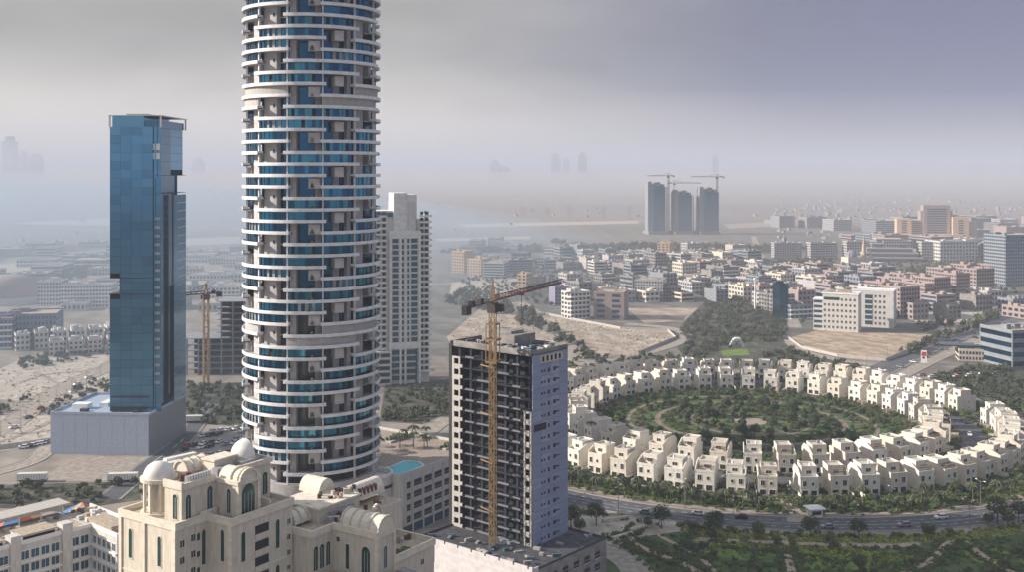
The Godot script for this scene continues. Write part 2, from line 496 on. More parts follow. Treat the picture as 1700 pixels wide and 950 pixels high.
func build_land() -> void:
	ground()
	# the ring road round the villas and the roads that leave it
	var ringroad := circle_line(152.0, -1.15, 1.25)
	var rr := land("road", MB.new().ribbon(ringroad, 13.4, 0.06), M.asphalt, "grey curved road that sweeps round the front of the villa ring")
	var km := MB.new(); var lm := MB.new()
	for r in [145.1, 158.9]:
		var l := circle_line(r, -1.15, 1.25, 90)
		for i in l.size() - 1: km.beam(Vector3(l[i].x, 0.06, l[i].y), Vector3(l[i + 1].x, 0.06, l[i + 1].y), 0.4)
	for k in 80:
		lm.ribbon(circle_line(148.7, -1.1 + k * 0.029, -1.1 + k * 0.029 + 0.012, 2), 0.16, 0.09)
		lm.ribbon(circle_line(155.3, -1.1 + k * 0.029, -1.1 + k * 0.029 + 0.012, 2), 0.16, 0.09)
	lm.ribbon(circle_line(152.0, -1.1, 1.2), 0.14, 0.09)
	part("kerb", km, M.kerb, rr); part("lane_marking", lm, M.marking, rr)
	land("pavement", MB.new().ribbon(circle_line(141.0, -1.1, 1.2), 3.6, 0.10), M.paving, "pinkish footpath between the ring road and the tree belt")
	land("verge", MB.new().ribbon(circle_line(132.0, -2.2, 1.9), 15.0, 0.05), M.lawn, "planted strip of dark ground behind the outer villas")
	# inside the ring: streets, gardens, park
	land("villa_street", MB.new().ribbon(circle_line(99.5, 0, TAU, 96), 10.0, 0.07), M.asphalt, "circular street between the two rows of villas")
	land("villa_yard", MB.new().ribbon(circle_line(110.0, 0, TAU, 96), 26.0, 0.04), M.yard, "dark planted yards around the outer row of villas")
	land("villa_garden", MB.new().ribbon(circle_line(83.0, 0, TAU, 96), 24.0, 0.05), M.soil, "brown garden ground around the inner row of villas")
	land("street", MB.new().ribbon(PackedVector2Array([Vector2(102.6, -407.5), Vector2(97.2, -370.5)]), 6.0, 0.12), M.paving, "short pink paved street through the gap between the front villas")
	land("street", MB.new().ribbon(PackedVector2Array([RC + Vector2(96, -8), RC + Vector2(150, -18)]), 9.0, 0.12), M.asphalt, "purple grey street entering the villa ring at its right side")
	land("park_lawn", MB.new().sheet(ring(0.0, 71.0, 0, TAU, 72), 0.06), M.lawn, "dark green lawn of the round park inside the villa ring")
	for e in [[58.0, 2.0, "outer"], [44.0, 2.6, "middle"], [28.0, 1.8, "inner"]]:
		land("path", MB.new().ribbon(circle_line(e[0], 0, TAU, 80), e[1], 0.12), M.park_path, "brown %s circular path in the round park" % e[2])
		land("planting_bed", MB.new().ribbon(circle_line(e[0] - 5.0, 0, TAU, 80), 4.5, 0.09), M.soil, "brown ring of soil beside the %s path of the round park" % e[2])
	for k in 6:
		var a := 0.35 + k * TAU / 6
		land("path", MB.new().ribbon(PackedVector2Array([RC + Vector2(sin(a), cos(a)) * 12.0, RC + Vector2(sin(a + 0.18), cos(a + 0.18)) * 70.0]), 1.6, 0.125), M.park_path, "narrow footpath crossing the rings of the round park, %s spoke" % ["front", "right front", "right rear", "rear", "left rear", "left front"][k])
	plot("clearing", Array(ring(0.0, 8.0, 0, TAU, 20)), "paving", "small paved round at the middle of the round park", 0.14)
	# front park
	plot("front_lawn", [Vector2(31.2, -374.4), Vector2(47.3, -370.5), Vector2(69.4, -357.0), Vector2(93.2, -349.5), Vector2(125.8, -348.4), Vector2(155.9, -355.3), Vector2(183.5, -363.0), Vector2(186.7, -320.0), Vector2(139.9, -265.0), Vector2(36.8, -265.0), Vector2(27.2, -306.4)], "lawn", "dark green lawn and shrub ground in the front park", 0.05)
	plot("bright_lawn", [Vector2(87.1, -348.4), Vector2(120.6, -344.5), Vector2(132.1, -334.9), Vector2(117.3, -324.8), Vector2(87.3, -327.3)], "bright_lawn", "brighter strip of lawn in the front park", 0.09)
	plot("bright_lawn", [Vector2(58.5, -351.2), Vector2(85.0, -347.8), Vector2(84.2, -339.1), Vector2(72.3, -333.8), Vector2(59.5, -340.2)], "bright_lawn", "lime lawn left of the straight footpath in the front park", 0.10)
	plot("bright_lawn", [Vector2(143.9, -350.1), Vector2(154.1, -346.7), Vector2(157.5, -337.5), Vector2(144.7, -329.8), Vector2(140.6, -337.5)], "bright_lawn", "bright green lawn at the right end of the front park", 0.10)
	plot("bare_bed", [Vector2(61.2, -355.3), Vector2(86.0, -351.8), Vector2(85.3, -348.9), Vector2(58.6, -351.8)], "tan_path", "bare orange bed along the road edge of the front park", 0.11)
	plot("bare_bed", [Vector2(90.7, -351.2), Vector2(121.9, -348.4), Vector2(130.7, -351.2), Vector2(131.6, -348.4), Vector2(120.8, -345.0), Vector2(90.6, -348.4)], "tan_path", "bare orange bed right of the straight footpath", 0.11)
	plot("sand_plot", [Vector2(19.9, -377.0), Vector2(31.5, -378.3), Vector2(55.8, -371.8), Vector2(60.5, -363.0), Vector2(41.5, -355.8), Vector2(30.0, -337.5), Vector2(26.1, -348.4), Vector2(20.2, -363.0)], "pale_sand", "bare sandy corner with low walls at the left of the front park", 0.07)
	road(PackedVector2Array([Vector2(17.4, -348.4), Vector2(28.7, -344.5), Vector2(36.0, -332.3), Vector2(37.4, -313.0), Vector2(32.9, -282.4)]), 9.0, "short curved asphalt lane at the foot of the dark unfinished tower", 0.12, "dust_road", true, false)
	for e in [[[Vector2(43.3, -368.0), Vector2(37.5, -355.3), Vector2(42.9, -342.9), Vector2(51.7, -332.3), Vector2(57.8, -320.0)], 2.6, "pinkish footpath bending through the left of the front park"], [[Vector2(41.0, -360.0), Vector2(47.4, -363.0), Vector2(49.3, -355.3), Vector2(58.1, -337.5), Vector2(60.5, -324.8)], 1.6, "thin garden wall path beside the bent footpath"], [[Vector2(89.2, -360.0), Vector2(87.7, -348.4), Vector2(82.8, -320.0)], 2.2, "straight footpath from the road into the middle of the front park"], [[Vector2(112.0, -320.0), Vector2(127.4, -332.3), Vector2(139.4, -348.4), Vector2(144.6, -354.1)], 2.2, "pink footpath at the right of the front park"], [[Vector2(146.8, -357.0), Vector2(147.0, -334.9), Vector2(151.1, -320.0)], 1.8, "grey footpath at the far right of the front park"]]:
		land("path", MB.new().ribbon(smooth(PackedVector2Array(e[0])), e[1] * 1.15, 0.16), M.tan_path, e[2])
	# middle ground
	plot("sand_plot", [Vector2(-47.1, -785.5), Vector2(-26.7, -960.0), Vector2(11.2, -1004.7), Vector2(25.5, -919.1), Vector2(53.1, -708.2), Vector2(34.3, -685.7), Vector2(-34.3, -685.7)], "sand_plot", "bare sandy ground behind the dark unfinished tower", 0.05)
	plot("sand_plot", [Vector2(15.3, -919.1), Vector2(83.1, -830.8), Vector2(118.6, -821.3), Vector2(119.1, -779.8), Vector2(82.6, -708.2), Vector2(58.6, -703.6)], "sand_plot", "fenced sandy plot framed by a road left of the green park", 0.07)
	plot("sand_plot", [Vector2(100.4, -951.5), Vector2(163.9, -951.5), Vector2(150.9, -881.6), Vector2(104.3, -853.8)], "sand_plot", "sand plot beside the pink and white block", 0.05)
	plot("orange_sand", [Vector2(198.4, -779.8), Vector2(232.7, -821.3), Vector2(265.2, -809.0), Vector2(310.0, -797.0), Vector2(268.0, -720.0), Vector2(234.7, -681.4), Vector2(209.7, -699.0), Vector2(195.3, -732.2)], "orange_sand", "orange sand plot in front of the white hotel block", 0.07)
	plot("pale_sand", [Vector2(331.9, -919.1), Vector2(462.4, -1053.7), Vector2(485.7, -1028.6), Vector2(346.2, -830.8), Vector2(310.1, -809.0)], "pale_sand", "pale grey empty plot behind the avenue", 0.05)
	plot("green_park", [Vector2(131.8, -847.1), Vector2(178.6, -1004.7), Vector2(270.8, -1107.7), Vector2(216.5, -847.1), Vector2(189.5, -757.9), Vector2(209.5, -685.7), Vector2(229.4, -635.3), Vector2(161.2, -644.8), Vector2(108.8, -675.0), Vector2(113.7, -757.9)], "scrub", "dark green wooded park behind the villa ring", 0.09)
	plot("bright_lawn", [Vector2(139.4, -727.3), Vector2(158.6, -732.2), Vector2(155.4, -708.2), Vector2(136.8, -703.6)], "bright_lawn", "small bright green lawn by the white garden arch", 0.14)
	plot("scrub_ground", [Vector2(-63.6, -520.5), Vector2(-71.0, -608.5), Vector2(-36.5, -626.1), Vector2(-26.7, -533.3), Vector2(-42.9, -514.3)], "scrub", "dark scrub and trees between the round tower and the dark unfinished tower", 0.05)
	plot("scrub_ground", [Vector2(-157.6, -520.5), Vector2(-182.5, -608.5), Vector2(-152.6, -617.1), Vector2(-125.6, -508.2)], "scrub", "green grove between the glass tower and the round tower", 0.05)
	plot("scrub_ground", [Vector2(226.5, -608.5), Vector2(281.2, -675.0), Vector2(321.2, -664.6), Vector2(274.7, -520.5), Vector2(242.9, -520.5), Vector2(246.4, -576.0)], "scrub", "wooded ground to the right behind the villas", 0.05)
	plot("paving_ground", [Vector2(-151.5, -419.4), Vector2(-155.2, -469.6), Vector2(-149.0, -496.6), Vector2(-122.8, -496.6), Vector2(-104.9, -419.4)], "roof_grey", "grey car park ground beside the grey podium", 0.05)
	plot("sand_plot", [Vector2(-229.9, -454.7), Vector2(-203.2, -480.0), Vector2(-225.8, -533.3), Vector2(-269.6, -533.3)], "pale_sand", "pale sandy lot left of the grey podium", 0.05)
	plot("sand_plot", [Vector2(-307.6, -608.5), Vector2(-312.4, -685.7), Vector2(-267.2, -720.0), Vector2(-219.6, -591.8), Vector2(-236.9, -561.0), Vector2(-291.2, -576.0)], "pale_sand", "pale building sand left of the glass tower", 0.06)
	plot("hard_standing", [Vector2(-184.1, -419.4), Vector2(-183.1, -457.6), Vector2(-151.6, -454.7), Vector2(-142.1, -419.4)], "dust_road", "brown grey hard standing in front of the grey podium", 0.06)
	plot("scrub_ground", [Vector2(-196.8, -389.2), Vector2(-196.2, -415.4), Vector2(-144.5, -419.4), Vector2(-135.4, -396.3), Vector2(-159.3, -382.3)], "scrub", "strip of dark trees behind the white hotel wings", 0.05)
	road(PackedVector2Array([Vector2(-249.5, -427.7), Vector2(-237.2, -502.3), Vector2(-248.2, -591.8), Vector2(-246.6, -664.6), Vector2(-244.0, -720.0)]), 13.0, "pale dusty road running away past the left of the glass tower", 0.12, "dust_road", true, false)
	road(PackedVector2Array([Vector2(-231.2, -396.3), Vector2(-200.8, -440.8), Vector2(-200.9, -469.6), Vector2(-206.7, -487.6)]), 8.0, "narrow street along the left of the grey podium", 0.10, "dust_road")
	road(PackedVector2Array([Vector2(-147.5, -396.3), Vector2(-148.2, -440.8), Vector2(-146.7, -480.0), Vector2(-150.4, -520.5), Vector2(-152.7, -561.0)]), 9.0, "street with parked cars at the right of the grey podium", 0.12)
	road(PackedVector2Array([Vector2(-57.4, -469.6), Vector2(-41.2, -494.3), Vector2(-26.7, -533.3), Vector2(30.4, -608.5), Vector2(41.9, -685.7), Vector2(23.5, -847.1), Vector2(0.0, -981.8)]), 10.0, "grey road curving behind the dark unfinished tower", 0.12, "dust_road", true, false)
	road(PackedVector2Array([Vector2(41.2, -675.0), Vector2(78.2, -703.6), Vector2(112.9, -752.6), Vector2(127.5, -797.0), Vector2(120.0, -830.8), Vector2(90.1, -853.8)]), 8.0, "pale looped road round the sandy plot", 0.13, "dust_road", true, false)
	road(PackedVector2Array([Vector2(197.1, -771.4), Vector2(193.3, -724.8), Vector2(209.5, -685.7), Vector2(231.1, -670.8)]), 7.0, "pale road along the edge of the orange sand plot", 0.13, "dust_road", true, false)
	road(PackedVector2Array([Vector2(208.2, -635.3), Vector2(259.7, -708.2), Vector2(337.1, -809.0), Vector2(396.7, -881.6), Vector2(496.4, -981.8)]), 18.0, "wide straight avenue running away at the right", 0.15)
	road(PackedVector2Array([Vector2(217.9, -622.5), Vector2(261.2, -681.4), Vector2(320.0, -757.9), Vector2(395.3, -847.1), Vector2(502.2, -951.5)]), 9.0, "service road beside the wide straight avenue", 0.13, "dust_road", true, false)
	road(PackedVector2Array([Vector2(-188.1, -1167.6), Vector2(-58.4, -1167.6), Vector2(38.7, -1393.5), Vector2(247.5, -1350.0), Vector2(356.8, -1167.6), Vector2(362.8, -1004.7)]), 14.0, "far road between the blocks of the district", 0.2, "dust_road", false, false)
	road(PackedVector2Array([Vector2(216.9, -830.8), Vector2(242.7, -960.0), Vector2(282.2, -1167.6), Vector2(364.4, -1600.0), Vector2(448.6, -2018.7)]), 10.0, "far road along the green park", 0.2, "dust_road", false, false)
	# far bands of the plain
	land("lagoon", MB.new().sheet(PackedVector2Array([Vector2(-1144.8, -2482.8), Vector2(-1142.2, -2602.4), Vector2(-1036.4, -2805.2), Vector2(-903.7, -2666.7), Vector2(-822.5, -2427.0), Vector2(-984.3, -2427.0)]), 0.4), M.lagoon, "thin bright strip of water shining on the hazy plain")
	var far := [[[Vector2(-115.6, -1600.0), Vector2(48.8, -1756.1), Vector2(250.0, -1800.0), Vector2(472.4, -1700.8), Vector2(400.0, -1600.0), Vector2(210.7, -1648.9), Vector2(44.4, -1600.0)], "scrub", "long dark tree belt beyond the far district"], [[Vector2(-140.5, -1945.9), Vector2(33.6, -2018.7), Vector2(32.1, -1928.6), Vector2(-124.1, -1862.1)], "pale_sand", "pale band of sand on the far plain"], [[Vector2(-124.1, -2482.8), Vector2(311.1, -2666.7), Vector2(293.0, -2511.6), Vector2(-103.2, -2322.6)], "pale_sand", "second pale band of sand farther out on the plain"], [[Vector2(482.8, -2482.8), Vector2(1008.0, -2880.0), Vector2(933.3, -2666.7), Vector2(454.7, -2273.7)], "dust_road", "grey band on the plain beyond the three hazy towers"], [[Vector2(-658.1, -1393.5), Vector2(-570.0, -1542.9), Vector2(-535.6, -1449.7), Vector2(-600.0, -1270.6)], "pale_sand", "pale plot at the left beyond the low blocks"], [[Vector2(-782.2, -1600.0), Vector2(-699.1, -1878.3), Vector2(-633.1, -1700.8), Vector2(-718.4, -1469.4)], "scrub", "dark tree band at the left on the plain"], [[Vector2(-636.5, -1878.3), Vector2(-504.7, -2018.7), Vector2(-453.8, -1815.1), Vector2(-576.4, -1700.8)], "pale_sand", "pale patch between the glass tower and the round tower"], [[Vector2(636.5, -1878.3), Vector2(767.6, -1945.9), Vector2(638.8, -1554.0), Vector2(537.9, -1489.7), Vector2(567.7, -1661.5)], "orange_sand", "bare plot in front of the stepped beige hotel"], [[Vector2(317.9, -1430.5), Vector2(436.4, -1510.5), Vector2(395.2, -1293.4), Vector2(295.0, -1206.7)], "scrub", "dark green gardens in the middle of the far district"], [[Vector2(-64.9, -1167.6), Vector2(6.9, -1248.6), Vector2(13.0, -1167.6), Vector2(0.0, -1043.5), Vector2(-33.5, -1004.7), Vector2(-59.7, -1023.7)], "pale_sand", "pale lot left of the yellow crane arm"]]
	for k in far.size(): plot("plain_band", far[k][0], far[k][1], far[k][2], 0.3 + 0.02 * k)
	# tracks worn into the bare lots, and the fences round them
	var tracks := [[[Vector2(-232.2, -469.6), Vector2(-224.8, -487.6), Vector2(-222.0, -505.9), Vector2(-221.5, -520.5)], "across the lot left of the grey podium"], [[Vector2(-254.3, -514.3), Vector2(-226.2, -496.6), Vector2(-213.8, -502.3)], "along the lot left of the grey podium"], [[Vector2(-280.6, -608.5), Vector2(-274.2, -640.9), Vector2(-254.5, -654.5), Vector2(-255.2, -685.7)], "over the sand left of the glass tower"], [[Vector2(-284.7, -648.6), Vector2(-250.1, -608.5), Vector2(-234.8, -626.1)], "crossing the sand left of the glass tower"], [[Vector2(-35.4, -708.2), Vector2(-22.6, -815.1), Vector2(0.0, -881.6), Vector2(34.3, -771.4)], "over the sand behind the dark unfinished tower"], [[Vector2(-24.8, -744.8), Vector2(0.0, -785.5), Vector2(20.0, -720.0)], "short, behind the dark unfinished tower"], [[Vector2(32.9, -847.1), Vector2(67.4, -809.0), Vector2(96.8, -757.9)], "lengthwise through the fenced sandy plot"], [[Vector2(39.3, -785.5), Vector2(66.2, -744.8), Vector2(106.3, -797.0)], "curving through the fenced sandy plot"], [[Vector2(200.7, -752.6), Vector2(244.3, -771.4), Vector2(277.2, -744.8)], "across the orange sand plot"]]
	for e in tracks: land("dirt_track", MB.new().ribbon(smooth(PackedVector2Array(e[0])), 3.0, 0.2), M.dust_road, "worn dirt track " + e[1])
	var fences := [[[Vector2(25.3, -911.4), Vector2(82.4, -824.4), Vector2(116.8, -815.1), Vector2(117.4, -777.0), Vector2(83.2, -712.9)], "round the sandy plot left of the green park"], [[Vector2(197.7, -777.0), Vector2(195.9, -734.7), Vector2(210.4, -701.3), Vector2(236.2, -685.7), Vector2(268.9, -722.4)], "along the near edge of the orange sand plot"], [[Vector2(-228.7, -462.5), Vector2(-204.2, -481.1)], "at the near edge of the lot left of the grey podium"]]
	for e in fences:
		var f := thing("plot_fence", "low pale site fence " + e[1], "fence", Vector3(e[0][0].x, 0, e[0][0].y))
		for i in e[0].size() - 1:
			var a: Vector2 = e[0][i] - e[0][0]; var b: Vector2 = e[0][i + 1] - e[0][0]
			var m := MB.new()
			m.beam(Vector3(a.x, 1.0, a.y), Vector3(b.x, 1.0, b.y), 0.25); m.quad(Vector3(a.x, 0, a.y), Vector3(b.x, 0, b.y), Vector3(b.x, 1.9, b.y), Vector3(a.x, 1.9, a.y))
			m.quad(Vector3(b.x, 0, b.y + 0.1), Vector3(a.x, 0, a.y + 0.1), Vector3(a.x, 1.9, a.y + 0.1), Vector3(b.x, 1.9, b.y + 0.1))
			part("fence_panel", m, M.light_concrete, f)
			part("post", MB.new().cbox(Vector3(b.x, 0, b.y), Vector3(0.3, 2.2, 0.3)), M.metal_grey, f)

# ---- the round tower: each storey's balcony ring has gaps that turn by 30 degrees per storey
func build_round_tower() -> void:
	var face := atan2(-TC.x, -TC.y)
	var t := thing("round_tower", "tall round tower of stacked white balcony rings with twisting gaps and blue glass", "tower", Vector3(TC.x, 0, TC.y), face)
	var R0 := 22.6
	var step := deg_to_rad(30.0)
	var base := deg_to_rad(-21.0)
	var fh := 3.59
	var top := -17; var low := 28
	var gap := func(i: int) -> int: return [3, 2, 1, 0][posmod(i, 4)]
	var y_of := func(i: int) -> float: return 125.7 - fh * i
	var core := MB.new()
	core.cyl(Vector3(0, 0, 0), R0 - 6.4, R0 - 6.4, y_of.call(top) + 3, 48)
	part("core", core, M.dark_concrete, t)
	part("base_wall", MB.new().arc(R0 - 3, R0 - 1.0, 0, y_of.call(low) - fh + 0.4, 0, TAU, 60), M.tower_wall, t)
	var ov := deg_to_rad(2.2)
	var arc3 := MB.new().arc(R0 - 0.25, R0, 0.0, 0.84, -ov, step * 3 + ov, 18)
	arc3.arc(R0 - 0.55, R0 - 0.02, -0.18, 0.14, -ov, step * 3 + ov, 18)
	for a in [-ov, step * 3 + ov - 0.012]: arc3.arc(R0 - 2.4, R0 - 0.2, -0.18, 0.84, a, a + 0.012, 1)
	var par_mesh := arc3.mesh()
	var slab_mesh := MB.new().arc(R0 - 6.6, R0 - 0.3, -0.16, 0.12, -ov, step * 3 + ov, 18).mesh()
	var wins: Array = []
	for q in 8: wins.append(window_arc(R0 - 1.7, fh - 0.1, step, false))
	var backwin := MB.new()
	var mull := MB.new()
	var plants := MB.new()
	var solid := {-5: 1, -4: 1, 16: 1, 17: 1}
	for i in range(top, low + 1):
		var y: float = y_of.call(i)
		var g: int = gap.call(i)
		for m in 3:
			var s := g + 1 + m * 4
			var at := Transform3D(Basis(Vector3.UP, base + s * step), Vector3(0, y, 0))
			place(par_mesh, "balcony_parapet", M.parapet_white, t, at)
			place(slab_mesh, "floor_slab", M.light_concrete, t, at)
		for s in range(-5, 7):
			var ang := base + s * step
			var missing: bool = posmod(s - g, 4) == 0
			var above_missing: bool = posmod(s - gap.call(i - 1), 4) == 0
			var front := s >= -3 and s <= 3
			var place_at := Transform3D(Basis(Vector3.UP, ang), Vector3(0, y + 0.1, 0))
			if not missing and not above_missing:
				if solid.has(i) and (s != 0 or i > 0):
					if front: part("blank_wall", MB.new().arc(R0 - 1.5, R0 - 1.0, y + 0.1, y + fh - 0.1, ang, ang + step, 6), M.tower_wall if i > 0 else M.light_concrete, t)
				elif front:
					place(wins[rng.randi() % 8], "window", null, t, place_at)
					for k in 6:
						var a := ang + step * k / 5.0
						mull.xf = Transform3D(Basis(Vector3.UP, a), Vector3(0, y, 0))
						mull.box(-0.035, 0.035, 0.1, fh - 0.1, R0 - 1.75, R0 - 1.6)
				else:
					backwin.arc(R0 - 1.9, R0 - 1.7, y, y + fh, ang, ang + step, 4)
			elif missing and front:
				recess(t, i, s, y, ang, step, fh, R0)
			if not missing and above_missing and front:      # plants and loungers on the open terrace
				for k in 5:
					if rng.randf() < 0.35 + 0.02 * i:
						var a := ang + step * R(0.1, 0.9)
						plants.xf = Transform3D(Basis(Vector3.UP, a), Vector3(0, y + 0.1, R0 - R(0.9, 2.2)))
						plants.tint = pick([Color(0.04, 0.07, 0.03), Color(0.07, 0.09, 0.04), Color(0.10, 0.10, 0.06), Color(0.22, 0.19, 0.16)])
						plants.dome(Vector3(0, 0, 0), R(0.4, 0.8), R(0.8, 1.7), 6, 2)
	part("rear_window", backwin, M.glass_deep, t)
	mull.xf = Transform3D()
	stuff(part("mullion", mull, M.glass_deep, t))
	stuff(part("terrace_plants", plants, M.leaf, t))
	for s in 12:
		var a := base + s * step
		var c := MB.new()
		c.xf = Transform3D(Basis(Vector3.UP, a), Vector3.ZERO)
		c.box(-0.19, 0.19, y_of.call(low) - fh, y_of.call(top) + 2, R0 - 1.8, R0 - 1.15)
		part("column", c, M.parapet_white, t)
	part("roof", MB.new().cyl(Vector3(0, y_of.call(top) + fh, 0), R0 - 1, R0 - 1, 1.2, 48), M.light_concrete, t)

func window_arc(r: float, h: float, step: float, _x: bool) -> ArrayMesh:
	var parts := {"glass_blue": MB.new(), "glass_teal": MB.new(), "glass_deep": MB.new(), "glass_curtain": MB.new(), "opening": MB.new()}
	for k in 10:
		var key: String = pick(["glass_blue", "glass_blue", "glass_blue", "glass_teal", "glass_teal", "glass_deep", "glass_deep", "glass_deep"])
		if rng.randf() < 0.05: key = "glass_curtain"
		if rng.randf() < 0.06: key = "opening"
		parts[key].arc(r - 0.12, r - R(0.0, 0.06), 0.0, h, step * k / 10.0, step * (k + 1) / 10.0, 1)
	var m := ArrayMesh.new()
	for key in parts:
		if parts[key].v.size():
			var a: Array = []
			a.resize(Mesh.ARRAY_MAX)
			a[Mesh.ARRAY_VERTEX] = parts[key].v; a[Mesh.ARRAY_NORMAL] = parts[key].n
			m.add_surface_from_arrays(Mesh.PRIMITIVE_TRIANGLES, a)
			m.surface_set_material(m.get_surface_count() - 1, M[key])
	return m

func recess(t: Node3D, i: int, s: int, y: float, ang: float, step: float, fh: float, R0: float) -> void:
	# a two-storey void: back walls, dark openings and a jutting box; y is the missing slab's height
	var lo := y - fh + 0.1; var hi := y + fh - 0.1
	var w := MB.new(); var d := MB.new(); var bx := MB.new(); var w2 := MB.new(); var d2 := MB.new()
	var q := func(f: float) -> float: return ang + step * f
	match posmod(s, 4):
		3:
			w.arc(R0 - 5.5, R0 - 3.2, lo, hi, q.call(0.02), q.call(0.55), 4)
			d.arc(R0 - 6.3, R0 - 5.4, lo, hi, q.call(0.55), q.call(1.0), 2)
			d2.arc(R0 - 3.3, R0 - 3.12, y + 0.3, y + 1.4, q.call(0.42), q.call(0.48), 1)
			bx.arc(R0 - 6.0, R0 - 4.4, y - 0.1, y + 0.15, q.call(0.62), q.call(1.0), 2)
		0:
			w.arc(R0 - 6.0, R0 - 3.0, lo, hi, q.call(0.02), q.call(0.22), 2)
			d.arc(R0 - 6.3, R0 - 5.2, lo, hi, q.call(0.26), q.call(0.78), 3)
			w2.arc(R0 - 6.0, R0 - 4.2, lo, hi, q.call(0.80), q.call(1.0), 2)
			bx.arc(R0 - 6.0, R0 - 1.5, y - 0.2, hi - 0.5, q.call(0.6), q.call(0.92), 3)
		1:
			d.arc(R0 - 6.3, R0 - 5.2, lo, hi, q.call(0.0), q.call(0.4), 2)
			w.arc(R0 - 6.0, R0 - 5.0, lo, hi, q.call(0.42), q.call(0.66), 2)
			d2.arc(R0 - 5.4, R0 - 4.8, lo, hi, q.call(0.7), q.call(0.84), 1)
			w2.arc(R0 - 6.0, R0 - 3.0, lo, hi, q.call(0.84), q.call(0.98), 1)
			bx.arc(R0 - 6.0, R0 - 1.6, y - 0.2, hi - 0.5, q.call(0.36), q.call(0.64), 3)
		2:
			d.arc(R0 - 6.3, R0 - 4.4, lo, hi, q.call(0.0), q.call(0.18), 1)
			w.arc(R0 - 6.0, R0 - 3.4, lo, hi, q.call(0.22), q.call(0.62), 3)
			d2.arc(R0 - 6.3, R0 - 5.4, lo, hi, q.call(0.62), q.call(1.0), 2)
			bx.arc(R0 - 5.0, R0 - 3.0, y - 0.1, y + 0.15, q.call(0.68), q.call(1.0), 2)
	if w2.v.size(): part("recess_wall", w2, M.tower_wall, t)
	if d2.v.size(): part("dark_opening", d2, M.glass_deep if i < 12 else M.window_dark, t)
	part("recess_wall", w, M.tower_wall, t)
	part("dark_opening", d, M.glass_deep if i < 12 else M.window_dark, t)
	part("jutting_room", bx, M.tower_room, t)

# rows of windows on a wall: one mesh shared by every copy, each a part of its own
var win_cache := {}
var win_split := {}
var framed := false
func win_mesh(w: float, h: float, glass: String, frame := "frame_white", arched := false, bars := 1) -> ArrayMesh:
	var key := "%.2f %.2f %s %s %s %d" % [w, h, glass, frame, arched, bars]
	if win_cache.has(key): return win_cache[key]
	var f := MB.new(); var g := MB.new()
	g.box(-w / 2, w / 2, 0, h, -0.1, 0.03)
	if arched:
		var k := 8
		for i in k:
			var a := PI * i / k; var b := PI * (i + 1) / k
			g.tri(Vector3(0, h, 0.03), Vector3(cos(a) * w / 2, h + sin(a) * w / 2, 0.03), Vector3(cos(b) * w / 2, h + sin(b) * w / 2, 0.03))
			f.beam(Vector3(cos(a) * w / 2, h + sin(a) * w / 2, 0.05), Vector3(cos(b) * w / 2, h + sin(b) * w / 2, 0.05), 0.16)
	else:
		f.box(-w / 2 - 0.08, w / 2 + 0.08, h - 0.06, h + 0.1, -0.05, 0.1)
	f.box(-w / 2 - 0.12, w / 2 + 0.12, -0.14, 0.02, -0.05, 0.16)
	f.box(-w / 2 - 0.08, -w / 2 + 0.06, 0.02, h - 0.06, -0.05, 0.1); f.box(w / 2 - 0.06, w / 2 + 0.08, 0.02, h - 0.06, -0.05, 0.1)
	for b in bars:
		var x := -w / 2 + w * (b + 1) / (bars + 1)
		f.box(x - 0.04, x + 0.04, 0.02, h - 0.06, -0.02, 0.06)
	var m := ArrayMesh.new()
	var halves: Array = []
	for e in [[g, glass], [f, frame]]:
		var a: Array = []
		a.resize(Mesh.ARRAY_MAX)
		a[Mesh.ARRAY_VERTEX] = e[0].v; a[Mesh.ARRAY_NORMAL] = e[0].n
		m.add_surface_from_arrays(Mesh.PRIMITIVE_TRIANGLES, a)
		m.surface_set_material(m.get_surface_count() - 1, M[e[1]])
		var one := ArrayMesh.new()
		one.add_surface_from_arrays(Mesh.PRIMITIVE_TRIANGLES, a)
		one.surface_set_material(0, M[e[1]])
		halves.append(one)
	win_split[m] = halves
	win_cache[key] = m
	return m

const FRONT := 0.0            # a wall that faces +z; LEFT faces -x, RIGHT +x, BACK -z
const LEFT := -PI / 2
const RIGHT := PI / 2
const BACK := PI
func window(parent: Node, m: Mesh, x: float, y: float, z: float, turn := 0.0, called := "window") -> void:
	var at := Transform3D(Basis(Vector3.UP, turn), Vector3(x, y, z))
	if framed and win_split.has(m):                       # near buildings: the pane is the window, its frame a piece of it
		var o := place(win_split[m][0], called, null, parent, at)
		place(win_split[m][1], "frame", null, o)
	else: place(m, called, null, parent, at)

